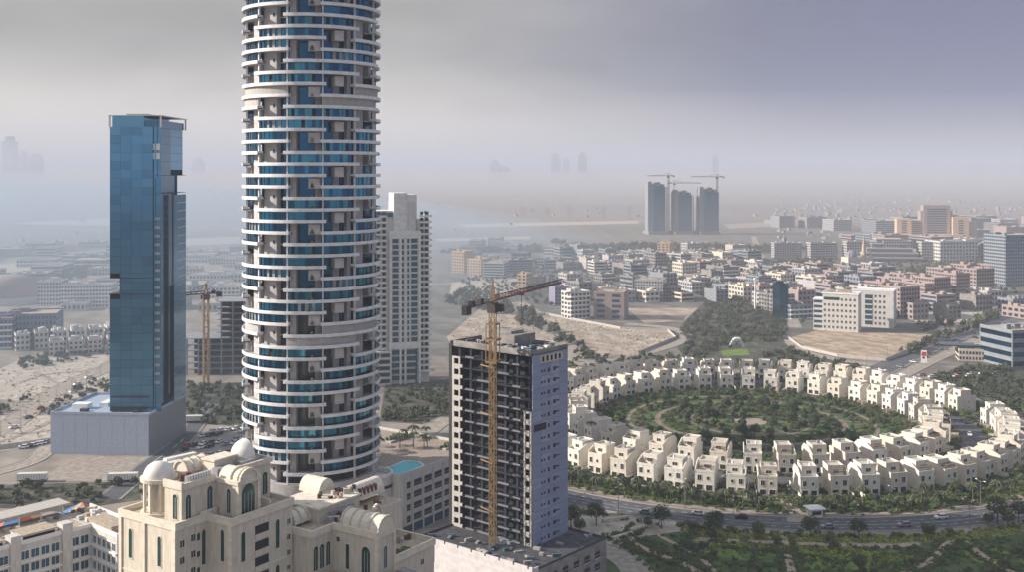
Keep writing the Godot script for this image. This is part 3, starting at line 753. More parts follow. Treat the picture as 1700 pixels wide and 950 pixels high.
func build_tower_podium() -> void:
	var yaw := deg_to_rad(56.7)
	var t := thing("car_park_podium", "white car park podium with a pool deck and rows of dark openings", "podium", Vector3(-36, 0, -355), yaw)
	# local x runs along the right-hand front, -z goes back behind the tower; origin at the near corner
	var h := 19.5
	part("wall", MB.new().box(0, 48, 0, h, -74, -0.6).box(-18, 0, 0, h - 2, -70, -14), M.white_wall, t)
	var deck := MB.new().box(0.4, 47.6, h, h + 0.12, -73.6, -1.0)
	part("pool_deck", deck, M.paving, t)
	part("parapet", MB.new().parapet(0, 48, -74, -0.6, h, 1.1, 0.35), M.white_wall, t)
	for k in 4:
		for j in 8:
			var y := 3.9 + k * 3.75
			place(MB.new().box(0.4, 4.5, 0, 2.0, -0.62, -0.56).mesh() if j == 0 and false else opening_mesh(4.3 if j else 2.0, 2.1), "opening", null, t, Transform3D(Basis(), Vector3(3.4 + j * 5.6 + (0.9 if j == 0 else 0.0), y, -0.6)))
	part("ground_glazing", MB.new().box(1.5, 47, 0.2, 2.9, -0.6, -0.45), M.window_blue, t)
	var pier := MB.new()
	for j in 9: pier.box(0.4 + j * 5.6, 1.0 + j * 5.6, 0, h, -0.6, -0.2)
	part("pier", pier, M.white_wall, t)
	part("stair_drum", MB.new().cyl(Vector3(-2.5, 0, -9), 5.5, 5.5, h + 0.6, 28), M.white_wall, t)
	part("drum_rim", MB.new().arc(5.1, 5.6, 0, 0.9, 0, TAU, 28), M.parapet_white, t).position = Vector3(-2.5, h + 0.6, -9)
	part("drum_slot", MB.new().arc(5.45, 5.62, h - 3.2, h - 2.2, -0.9, 1.1, 10), M.opening, t).position = Vector3(-2.5, 0, -9)
	for e in [[3, 14, -40, -36], [20, 30, -44, -39], [33, 45, -36, -32], [8, 24, -60, -55], [30, 46, -62, -56], [36, 46, -12, -9]]:
		var bed := part("planter", MB.new().box(e[0], e[1], h + 0.12, h + 0.8, e[2], e[3]), M.light_concrete, t)
		var gm := MB.new()
		for k in int((e[1] - e[0]) * 2.2):
			gm.tint = pick([Color(0.03, 0.055, 0.025), Color(0.05, 0.075, 0.03), Color(0.07, 0.09, 0.035)])
			gm.dome(Vector3(R(e[0] + 0.4, e[1] - 0.4), h + 0.7, R(e[2] + 0.4, e[3] - 0.4)), R(0.5, 1.0), R(0.7, 2.0), 6, 2)
		stuff(part("planter_shrubs", gm, M.leaf, bed))
	var w := thing("swimming_pool", "turquoise swimming pool on the white podium deck", "swimming pool", Vector3(-36, h + 0.12, -355) + Vector3(0.549 * 6 - 0.836 * 7, 0, -0.836 * 6 - 0.549 * 7), yaw)
	var pl := PackedVector2Array([Vector2(-4, 5), Vector2(9, 4.5), Vector2(12, 0), Vector2(10, -5), Vector2(2, -4), Vector2(-3, -6), Vector2(-5.5, -2)])
	part("water", MB.new().prism(pl, 0.1, 0.22), M.pool_water, w)
	var rim := MB.new()
	for i in pl.size(): rim.beam(Vector3(pl[i].x, 0.15, pl[i].y), Vector3(pl[(i + 1) % pl.size()].x, 0.15, pl[(i + 1) % pl.size()].y), 0.5)
	part("rim", rim, M.frame_white, w)

func opening_mesh(w: float, h: float) -> ArrayMesh:
	var key := "open %.2f %.2f" % [w, h]
	if not win_cache.has(key):
		var a := MB.new().box(-w / 2, w / 2, 0, h, -0.3, 0.02)
		var b := MB.new().box(-w / 2 - 0.1, w / 2 + 0.1, -0.15, 0, -0.2, 0.14).box(-w / 2, w / 2, 0.8, 0.86, 0.02, 0.08)
		var m := ArrayMesh.new()
		for e in [[a, "opening"], [b, "white_wall"]]:
			var q: Array = []
			q.resize(Mesh.ARRAY_MAX)
			q[Mesh.ARRAY_VERTEX] = e[0].v; q[Mesh.ARRAY_NORMAL] = e[0].n
			m.add_surface_from_arrays(Mesh.PRIMITIVE_TRIANGLES, q)
			m.surface_set_material(m.get_surface_count() - 1, M[e[1]])
		win_cache[key] = m
	return win_cache[key]

# ---- the blue glass tower on its grey podium
func build_glass_tower() -> void:
	var p := thing("grey_podium", "windowless pale grey box podium with a darker right side under the glass tower", "podium", Vector3(-153, 0, -457), deg_to_rad(-5.0))
	var front := MB.new()
	part("wall", MB.new().box(-43, 0, 0, 17.0, -40, 0), M.podium_panel, p)
	var seam := MB.new()
	for k in 8: seam.box(-43 + k * 5.4 + 5.3, -43 + k * 5.4 + 5.34, 0.5, 16.5, 0, 0.02)
	for k in 3: seam.box(-43, 0, 4.2 * (k + 1), 4.2 * (k + 1) + 0.04, 0, 0.015)
	part("panel_seam", seam, M.podium_panel, p)
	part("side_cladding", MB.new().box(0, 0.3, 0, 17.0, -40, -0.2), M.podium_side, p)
	part("parapet", MB.new().parapet(-43.1, 0.35, -40, 0.1, 17.0, 1.0, 0.4), M.podium_panel, p)
	part("roof_plant", MB.new().cbox(Vector3(-35, 17, -12), Vector3(7, 2.2, 5)).cbox(Vector3(-27, 17, -20), Vector3(4, 1.6, 9)), M.frame_white, p)
	part("roof_vent", MB.new().cbox(Vector3(-31, 17, -6), Vector3(3, 1.2, 2.5)).cbox(Vector3(-8, 17, -6), Vector3(2, 1.0, 2)), M.dark_concrete, p)
	var t := thing("glass_tower", "tall dark blue mirror glass office tower with notches cut from both edges", "tower", Vector3(-150, 17.0, -463.5))
	var W := 21.8; var D := 36.0
	var hz := 17.0
	# heights in the tower's own frame
	var nl0 := 50.5; var nl1 := 57.5; var nr0 := 93.5; var nr1 := 101.5; var top := 122.0
	part("frame_core", MB.new().box(-W + 4.2, -5.0, 0, top, -D + 4, -0.6), M.glass_tower_dark, t)
	var panes := {}
	for v in 5: panes[v] = [["glass_tower", "glass_tower_b", "glass_tower_b", "glass_tower_c", "glass_tower"][v], deg_to_rad(R(-0.35, 0.35)), deg_to_rad(R(-0.3, 0.3))]
	var fh := 3.7
	for k in 33:
		var y0 := 0.3 + k * fh
		var y1 := y0 + fh - 0.09
		for c in 4:
			var x0 := -W + c * (W - 3.4) / 4.0
			var x1 := x0 + (W - 3.4) / 4.0 - 0.07
			if c == 0 and y1 > nl0 and y0 < nl1: continue
			var v: Array = panes[rng.randi() % 5]
			var o := part("glass_panel", MB.new().box(-(x1 - x0) / 2, (x1 - x0) / 2, 0, y1 - y0, -0.2, 0), M[v[0]], t)
			o.transform = Transform3D(Basis(Vector3.UP, v[1] * R(0.3, 1)) * Basis(Vector3.RIGHT, v[2] * R(0.3, 1)), Vector3((x0 + x1) / 2, y0, -0.3))
		if not (y1 > nr0 and y0 < nr1 and false):
			part("glass_panel", MB.new().box(-3.4, -0.1, y0, y1, -1.2, -1.0), M.glass_tower_b if k % 3 else M.glass_tower, t)
		for c in 4:
			var z0 := -1.0 - c * (D - 1.0) / 4.0
			var z1 := z0 - (D - 1.0) / 4.0 + 0.04
			if y1 > nr0 and y0 < nr1 and c > 1: continue
			var deep := 1.6 if y1 > nr1 else (0.0 if c > 1 else 2.4)
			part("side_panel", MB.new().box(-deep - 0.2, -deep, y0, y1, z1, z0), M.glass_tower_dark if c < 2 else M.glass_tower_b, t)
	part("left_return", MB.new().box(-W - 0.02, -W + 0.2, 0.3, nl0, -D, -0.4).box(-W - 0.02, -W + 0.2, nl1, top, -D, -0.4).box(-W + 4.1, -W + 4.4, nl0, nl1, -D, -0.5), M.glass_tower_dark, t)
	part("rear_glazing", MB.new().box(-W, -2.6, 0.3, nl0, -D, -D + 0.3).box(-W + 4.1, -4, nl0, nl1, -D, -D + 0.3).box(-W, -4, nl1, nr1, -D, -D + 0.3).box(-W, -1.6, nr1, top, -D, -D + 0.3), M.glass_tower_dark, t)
	part("notch_soffit", MB.new().box(-W, -W + 4.3, nl1 - 0.2, nl1, -D, -0.4).box(-W, -W + 4.3, nl0, nl0 + 0.2, -D, -0.4).box(-4.0, -0.1, nr1 - 0.2, nr1, -D, -1.0).box(-4.0, -0.1, nr0, nr0 + 0.2, -D, -1.0), M.dark_concrete, t)
	part("notch_wall", MB.new().box(-5.0, -4.6, nr0, nr1, -D, -14), M.glass_tower_dark, t)
	part("floor_bands", MB.new().box(-W, -3.3, nl0 - 0.15, nl0 + 0.1, -0.28, -0.12).box(-W + 4, -3.3, nl1 - 0.1, nl1 + 0.15, -0.28, -0.12), M.shell_dark, t)
	var lad := MB.new()
	for k in 20: lad.box(-2.7, -0.6, 12 + k * 3.7, 13.2 + k * 3.7, -1.0, -0.9)
	part("plant_grille", lad, M.metal_grey, t)
	part("terrace_slot", MB.new().box(-W + 0.5, -5, 6.2, 7.0, -0.26, -0.14).box(-W + 0.5, -6, 0.4, 2.4, -0.26, -0.1), M.window_dark, t)
	var cr := MB.new()
	cr.box(-W - 0.5, 0.5, top + 5.0, top + 5.25, -D - 0.5, 0.4)
	cr.box(-W - 0.4, -W + 0.2, top, top + 5.0, -0.8, 0).box(-0.4, 0.2, top, top + 5, -0.8, 0).box(-0.4, 0.2, top, top + 5, -D, -D + 0.6)
	part("crown_frame", cr, M.frame_white, t)
	part("crown_glazing", MB.new().box(-W + 0.8, -7.4, top, top + 5.0, -D + 1, -0.9), M.glass_tower, t)
	part("crown_louvre", MB.new().box(-7.4, -0.7, top, top + 3.2, -D + 1, -1.2), M.glass_tower_dark, t)
	part("crown_roof", MB.new().box(-16, -7, top + 5.25, top + 6.0, -20, -4), M.metal_grey, t)
	var op := MB.new()
	for r in 2:
		for c in 3: op.box(-6.6 + c * 2.2, -5.0 + c * 2.2, 108.5 + r * 3.9, 111.2 + r * 3.9, -1.0, -0.9)
	part("open_frame_bay", op, M.frame_white, t)
	part("rear_wall", MB.new().box(-W + 4.5, -4.8, 0, top, -D + 0.4, -D + 3.9), M.glass_tower_dark, t)

# ---- the pale residential slab tower behind the round tower
func build_slab_tower() -> void:
	var t := thing("balcony_tower", "pale cream apartment tower with stacked balconies behind the round tower", "tower", Vector3(-63, 0, -612), deg_to_rad(16))
	var wall := MB.new()
	wall.box(-20, -3, 0, 98, -20, -1.5)                  # left wing
	wall.box(-3.5, 9, 0, 103, -18, -1.0)                 # tall spine
	wall.box(-6, 11, 22, 86, -16, 1.2)                   # front bay
	wall.box(10, 17, 0, 93, -19, -2)
	part("wall", wall, M.pale_tower, t)
	part("spine", MB.new().box(-3.6, 4.0, 86, 108, -17, -0.2).box(4.2, 10, 86, 107, -17, -3.0), M.pale_trim, t)
	var band := MB.new()
	band.box(-6.6, 11.6, 82.5, 86.5, -16, 1.7).box(-6.6, 11.6, 20, 23.5, -16, 1.7)
	for x in [-6.2, -0.6, 2.2, 10.4]: band.box(x, x + 1.1, 0, 86, 1.0, 1.75)
	part("fascia", band, M.pale_trim, t)
	var bal := MB.new(); var gl := MB.new(); var dk := MB.new()
	for k in 27:
		var y := 6 + k * 3.4
		bal.box(-20.6, -7.2, y, y + 1.0, -1.5, -0.2)
		bal.box(11.2, 18.2, y, y + 1.0, -2, 0.2).box(16.9, 18.2, y, y + 1.0, -18, -2)
		for c in 4: gl.box(-19.5 + c * 3.2, -17.6 + c * 3.2, y + 1.1, y + 3.0, -1.5, -1.35)
		for c in 2: gl.box(11.8 + c * 2.7, 13.6 + c * 2.7, y + 1.1, y + 3.0, -2, -1.85)
		for c in 4: gl.box(16.98, 17.08, y + 1.1, y + 3.0, -17 + c * 3.6, -14.8 + c * 3.6)
	for k in 18:
		var y := 23.8 + k * 3.3
		dk.box(-4.6, -1.2, y, y + 2.4, 1.2, 1.3).box(0.7, 1.9, y, y + 2.2, 1.2, 1.3).box(3.8, 4.9, y, y + 2.2, 1.2, 1.3).box(6.0, 9.6, y, y + 2.4, 1.2, 1.3)
	for k in 5: dk.box(-4.6, 9.8, 2 + k * 3.6, 4.4 + k * 3.6, -0.95, -0.85)
	part("balcony", bal, M.pale_trim, t)
	stuff(gl_part(gl, "window", t)); stuff(part("bay_window", dk, M.window_blue, t))
	part("roof_glazing", MB.new().box(4.4, 9.2, 88, 92, -3, -2.7).box(-20, -4, 94.5, 97, -1.4, -1.3), M.window_blue, t)
	part("low_wing", MB.new().box(-22, -6, 0, 19, -14, 3), M.pale_tower, t)
	var lw := MB.new()
	for k in 5: lw.box(-21.5, -6.4, 1.5 + k * 3.6, 3.7 + k * 3.6, 3.0, 3.1)
	stuff(part("low_window", lw, M.window_dark, t))

func gl_part(b: MB, called: String, t: Node) -> MeshInstance3D: return part(called, b, M.window_dark, t)

# ---- the dark unfinished tower, its podium, its crane
func build_site_tower() -> void:
	var yaw := atan2(13.0, 10.8)
	var o := Vector3(6, 0, -315)
	var p := thing("site_podium", "unfinished dark concrete podium with a white hoarding around its left side", "podium", o, yaw)
	part("slab", MB.new().box(-15, 20, 0, 10.6, -32, 12), M.concrete, p)
	part("deck", MB.new().box(-14.7, 19.7, 10.6, 10.75, -31.7, 11.7), M.dark_concrete, p)
	part("hoarding_panel", MB.new().box(-15.5, -15.1, 0, 12.0, -32, 12.2), M.hoarding, p)
	part("hoarding_return", MB.new().box(-15.1, -13.0, 0, 11.8, 12.05, 12.4), M.hoarding, p)
	var cap := MB.new()
	for k in 9: cap.box(-15.6, -14.9, 11.4, 12.1, -31 + k * 5.2, -30.7 + k * 5.2)
	part("hoarding_post", cap, M.black, p)
	part("poster_board", MB.new().box(-15.62, -15.5, 5.2, 10.6, -29.0, -24.6), M.frame_white, p)
	part("poster", MB.new().box(-15.68, -15.62, 6.0, 8.8, -28.6, -25.0), M.red, p)
	part("poster_picture", MB.new().box(-15.72, -15.68, 6.9, 9.6, -27.6, -25.6).box(-15.72, -15.68, 6.4, 7.4, -28.4, -26.9), M.black, p)
	for r in 2:
		for c in 6: window(p, opening_mesh(2.6, 2.0), -10.5 + c * 5.2, 2.6 + r * 3.6, 12.0, FRONT, "opening")
		for c in 7: window(p, opening_mesh(2.6, 2.0), 20.0, 2.6 + r * 3.6, 8 - c * 5.6, RIGHT, "opening")
	part("edge_beam", MB.new().parapet(-15, 20, -32, 12, 10.6, 0.7, 0.5), M.dark_concrete, p)
	var mess := MB.new()
	for k in 70:
		var x := R(-13, 18); var z := R(-30, 10)
		if x > -1 and z < 1: continue
		mess.tint = pick([Color(0.16, 0.19, 0.24), Color(0.08, 0.09, 0.12), Color(0.32, 0.3, 0.28), Color(0.05, 0.1, 0.13)])
		mess.xf = Transform3D(Basis(Vector3.UP, R(0, 3)), Vector3(x, 10.75, z))
		mess.box(-R(0.3, 1.6), R(0.3, 1.6), 0, R(0.15, 0.9), -R(0.2, 0.6), R(0.2, 0.6))
	var pm := part("building_material", mess, M.leaf, p)
	stuff(pm)
	# the tower: bare frame on the left, blue panels on the right
	var t := thing("unfinished_tower", "dark unfinished tower with bare floors on the left and violet blue panels on the right", "tower", o + Vector3(0, 10.75, 0), yaw)
	var W := 17.0; var D := 33.0; var fh := 3.27; var n := 17; var H := n * fh
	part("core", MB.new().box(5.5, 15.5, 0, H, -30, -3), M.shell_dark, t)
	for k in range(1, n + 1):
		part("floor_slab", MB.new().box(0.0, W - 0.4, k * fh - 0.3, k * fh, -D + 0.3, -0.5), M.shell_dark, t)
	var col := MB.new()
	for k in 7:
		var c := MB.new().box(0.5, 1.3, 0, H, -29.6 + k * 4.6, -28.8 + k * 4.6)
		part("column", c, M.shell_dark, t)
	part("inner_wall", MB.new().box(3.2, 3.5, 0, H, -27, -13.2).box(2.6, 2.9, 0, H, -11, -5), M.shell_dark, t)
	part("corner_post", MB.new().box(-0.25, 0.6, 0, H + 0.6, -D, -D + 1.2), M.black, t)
	# spandrel strips, a few bays per floor, and the finished white bays near the corners
	for k in n:
		var y := k * fh
		for b in [[-26.4, -22.6], [-21.6, -16.4], [-13.2, -8.8], [-7.6, -4.4]]:
			if rng.randf() < (0.92 if k < n - 3 else 0.6):
				part("spandrel", MB.new().box(-0.15 - R(0, 0.1), 0.1, y - 0.05, y + R(0.34, 0.52), b[0] + R(0, 0.3), b[1] - R(0, 0.3)), M.spandrel, t)
		if k < n - 1:
			var f := MB.new()
			f.box(-0.3, 0.1, y, y + 0.95, -31.6, -27.4).box(-0.3, 0.1, y + 0.95, y + fh, -31.6, -30.8).box(-0.3, 0.1, y + 0.95, y + fh, -28.9, -28.3).box(-0.3, 0.1, y + 2.7, y + fh, -30.8, -28.9)
			part("white_bay", f, M.light_concrete, t)
		if k < 12:
			var f := MB.new()
			f.box(-0.3, 0.1, y, y + 0.9, -3.2, -0.3).box(-0.3, 0.1, y + 0.9, y + fh, -3.2, -2.6).box(-0.3, 0.1, y + 0.9, y + fh, -0.9, -0.3).box(-0.3, 0.1, y + 2.7, y + fh, -2.6, -0.9)
			part("white_bay", f, M.light_concrete, t)
	part("top_band", MB.new().box(-0.35, 0.2, H - 0.2, H + 1.6, -D + 2, -0.3), M.concrete, t)
	# right face: rows of cladding panels, small window slots left dark
	for k in n:
		var y := k * fh
		for c in 4:
			var x0 := 0.1 + c * W / 4.0
			part("cladding_panel", MB.new().box(x0, x0 + W / 4.0 - 0.05, y + 0.04, y + fh - 0.03, -0.35, R(-0.04, 0.03)), pick([M.blue_panel, M.blue_panel, M.blue_panel_b, M.blue_panel_c]), t)
		if k < n - 1:
			for e in [[4.0, 4.7, 1.2, 1.8], [5.3, 5.9, 1.2, 1.8], [7.2, 8.0, 0.9, 2.1], [9.8, 10.9, 1.0, 2.1], [11.2, 11.9, 1.4, 1.9], [12.2, 12.7, 1.4, 1.8]]:
				part("window_slot", MB.new().box(e[0], e[1], y + e[2], y + e[3], 0.0, 0.08), M.opening, t)
	var patch := MB.new().box(0.6, 6.4, 10 * fh + 0.6, 10 * fh + 2.6, 0.0, 0.09)
	part("unclad_patch", patch, M.shell_dark, t)
	var topw := MB.new()
	topw.box(3.6, 14.4, H - 2.6, H - 0.5, 0.0, 0.07)
	part("top_window_row", topw, M.cream, t)
	var tw := MB.new()
	for c in 5: tw.box(4.4 + c * 2.0, 5.4 + c * 2.0, H - 2.3, H - 0.8 + 0.1 * (c % 2), 0.07, 0.12)
	part("top_window", tw, M.opening, t)
	part("side_wall", MB.new().box(W - 0.35, W, 0, H, -D, -0.35).box(0, W, 0, H, -D, -D + 0.3), M.concrete, t)
	part("roof_slab", MB.new().box(-0.2, W, H, H + 0.3, -D, 0), M.dark_concrete, t)
	part("roof_upstand", MB.new().box(0.2, W, H + 0.3, H + 1.5, -0.4, 0).box(W - 0.4, W, H + 0.3, H + 1.5, -D, -0.4).box(0, W, H + 0.3, H + 1.2, -D, -D + 0.4), M.concrete, t)
	part("lift_room", MB.new().box(5, 15, H + 0.3, H + 4.2, -24, -11).box(7, 13, H + 4.2, H + 5.0, -22, -14), M.concrete, t)
	var rm := MB.new()
	for k in 60:
		rm.tint = pick([Color(0.5, 0.55, 0.6), Color(0.16, 0.19, 0.24), Color(0.08, 0.12, 0.2), Color(0.3, 0.28, 0.26), Color(0.62, 0.62, 0.62), Color(0.06, 0.06, 0.07)])
		rm.xf = Transform3D(Basis(Vector3.UP, R(0, 3)), Vector3(R(0.8, 4.5) if k % 2 else R(1, 15), H + 0.3, R(-32, -1) if k % 2 else R(-10, -1)))
		rm.box(-R(0.2, 1.3), R(0.2, 1.3), 0, R(0.3, 1.7), -R(0.2, 0.9), R(0.2, 0.9))
	stuff(part("roof_clutter", rm, M.leaf, t))
	tower_crane(Vector3(-5.6, 10.75, -316), 71.5, 60.0, 19.5, Vector2(0.386, -0.92), "yellow tower crane standing against the dark unfinished tower", true)

func tower_crane(at: Vector3, h: float, jib: float, tail: float, dir: Vector2, label: String, near := false) -> void:
	# h is the jib's height above the foot; dir points along the jib in plan
	var c := thing("tower_crane", label, "crane", at, atan2(-dir.y, dir.x))
	var w := 1.6 if near else 2.6
	var bw := 0.2 if near else 0.5
	var step := 2.6 if near else 8.0
	var m := MB.new()
	for sx in [-1, 1]:
		for sz in [-1, 1]: m.beam(Vector3(sx * w / 2, 0, sz * w / 2), Vector3(sx * w / 2, h - 3, sz * w / 2), bw)
	var y := 0.0
	var s := 1
	while y + step < h - 3:
		for e in [[-1, -1, 1, -1], [1, -1, 1, 1], [1, 1, -1, 1], [-1, 1, -1, -1]]:
			m.beam(Vector3(e[0] * w / 2, y if s > 0 else y + step, e[1] * w / 2), Vector3(e[2] * w / 2, y + step if s > 0 else y, e[3] * w / 2), bw * 0.6)
			m.beam(Vector3(e[0] * w / 2, y, e[1] * w / 2), Vector3(e[2] * w / 2, y, e[3] * w / 2), bw * 0.6)
		y += step; s = -s
	part("mast", m, M.crane_yellow, c)
	if near:
		part("climbing_frame", MB.new().parapet(-1.7, 1.7, -1.7, 1.7, h - 18, 0.5, 0.25).parapet(-1.9, 1.9, -1.9, 1.9, h - 11.5, 0.6, 0.25).parapet(-1.6, 1.6, -1.6, 1.6, h - 7, 0.5, 0.25).beam(Vector3(-1.5, h - 18, 1.5), Vector3(-1.5, h - 7, 1.5), 0.25).beam(Vector3(1.5, h - 18, 1.5), Vector3(1.5, h - 7, 1.5), 0.25).beam(Vector3(1.5, h - 18, -1.5), Vector3(1.5, h - 7, -1.5), 0.25).beam(Vector3(-1.5, h - 18, -1.5), Vector3(-1.5, h - 7, -1.5), 0.25), M.crane_yellow, c)
		for k in 4: part("wall_tie", MB.new().beam(Vector3(0, 10 + k * 14, 0), Vector3(3.4, 10 + k * 14, -5.4), 0.3).beam(Vector3(0, 10 + k * 14, 0), Vector3(5.2, 10 + k * 14, -3.0), 0.3), M.crane_yellow, c)
	part("slewing_unit", MB.new().cbox(Vector3(0, h - 3.4, 0), Vector3(w + 0.9, 3.0, w + 0.9)), M.crane_dark, c)
	part("cab", MB.new().cbox(Vector3(1.6, h - 3.2, w / 2 + 1.0), Vector3(1.8, 2.2, 1.6)), M.crane_dark, c)
	var a := MB.new()
	var top := h + 6.0
	for e in [[-1, -1], [1, -1], [-1, 1], [1, 1]]: a.beam(Vector3(e[0] * w * 0.42, h - 0.4, e[1] * w * 0.42), Vector3(0, top, 0), bw)
	for k in 3: a.beam(Vector3(-w * 0.4 * (1 - k / 3.0), h + k * 2, 0), Vector3(w * 0.4 * (1 - k / 3.0), h + k * 2 + 1, 0), bw * 0.6)
	part("apex", a, M.crane_yellow, c)
	var j := MB.new()
	var x := 1.0
	var sec := 2.4 if near else 6.0
	j.beam(Vector3(0.5, h, -0.7), Vector3(jib, h, -0.7), bw * 1.1); j.beam(Vector3(0.5, h, 0.7), Vector3(jib, h, 0.7), bw * 1.1); j.beam(Vector3(1, h + 1.5, 0), Vector3(jib - 1, h + 1.1, 0), bw * 1.1)
	while x + sec < jib:
		for z in [-0.7, 0.7]:
			j.beam(Vector3(x, h, z), Vector3(x + sec / 2, h + 1.4, 0), bw * 0.55); j.beam(Vector3(x + sec / 2, h + 1.4, 0), Vector3(x + sec, h, z), bw * 0.55)
		j.beam(Vector3(x, h, -0.7), Vector3(x, h, 0.7), bw * 0.5)
		x += sec
	var jib_part := part("jib", j, M.rust if near else M.crane_dark, c)
	var t := MB.new()
	t.beam(Vector3(-0.5, h, -0.7), Vector3(-tail, h, -0.7), bw * 1.3); t.beam(Vector3(-0.5, h, 0.7), Vector3(-tail, h, 0.7), bw * 1.3)
	for k in int(tail / 2.2): t.beam(Vector3(-1 - k * 2.2, h, -0.7), Vector3(-2.4 - k * 2.2, h, 0.7), bw * 0.7)
	t.beam(Vector3(-0.5, h + 1.0, 0.8), Vector3(-tail, h + 1.0, 0.8), bw * 0.5)
	var cj := part("counter_jib", t, M.crane_dark, c)
	part("counterweight", MB.new().cbox(Vector3(-tail + 1.6, h - 1.9, 0), Vector3(3.0, 2.6, 1.6)).cbox(Vector3(-tail + 5.0, h + 0.1, 0), Vector3(2.0, 1.5, 1.3)), M.black, cj)
	part("winch", MB.new().cbox(Vector3(-tail * 0.45, h + 0.1, 0), Vector3(2.2, 1.5, 1.3)), M.crane_dark, cj)
	part("tie_bar", MB.new().beam(Vector3(0, top - 0.3, 0), Vector3(jib * 0.62, h + 1.3, 0), bw * 0.45).beam(Vector3(0, top - 0.3, 0), Vector3(jib * 0.3, h + 1.4, 0), bw * 0.4).beam(Vector3(0, top - 0.3, 0), Vector3(-tail + 2, h + 0.3, 0), bw * 0.45), M.crane_dark, c)
	if near: part("hook", MB.new().beam(Vector3(22, h, 0), Vector3(22, h - 9, 0), 0.12).cbox(Vector3(22, h - 10, 0), Vector3(0.7, 1.2, 0.5)).cbox(Vector3(22, h - 0.7, 0), Vector3(1.6, 0.6, 1.2)), M.crane_dark, jib_part)

# ---- the cream block with domes in the foreground, and its vaulted neighbour; both share one plan frame
const NEAR := Vector3(-69.75, 0, -225)
const BLOCK_YAW := 0.9896

func slit(parent: Node, x: float, y: float, z: float, turn: float, h := 5.8, w := 1.25) -> void:
	window(parent, win_mesh(w, h, "window_green", "cream_trim", true, 0), x, y, z, turn)

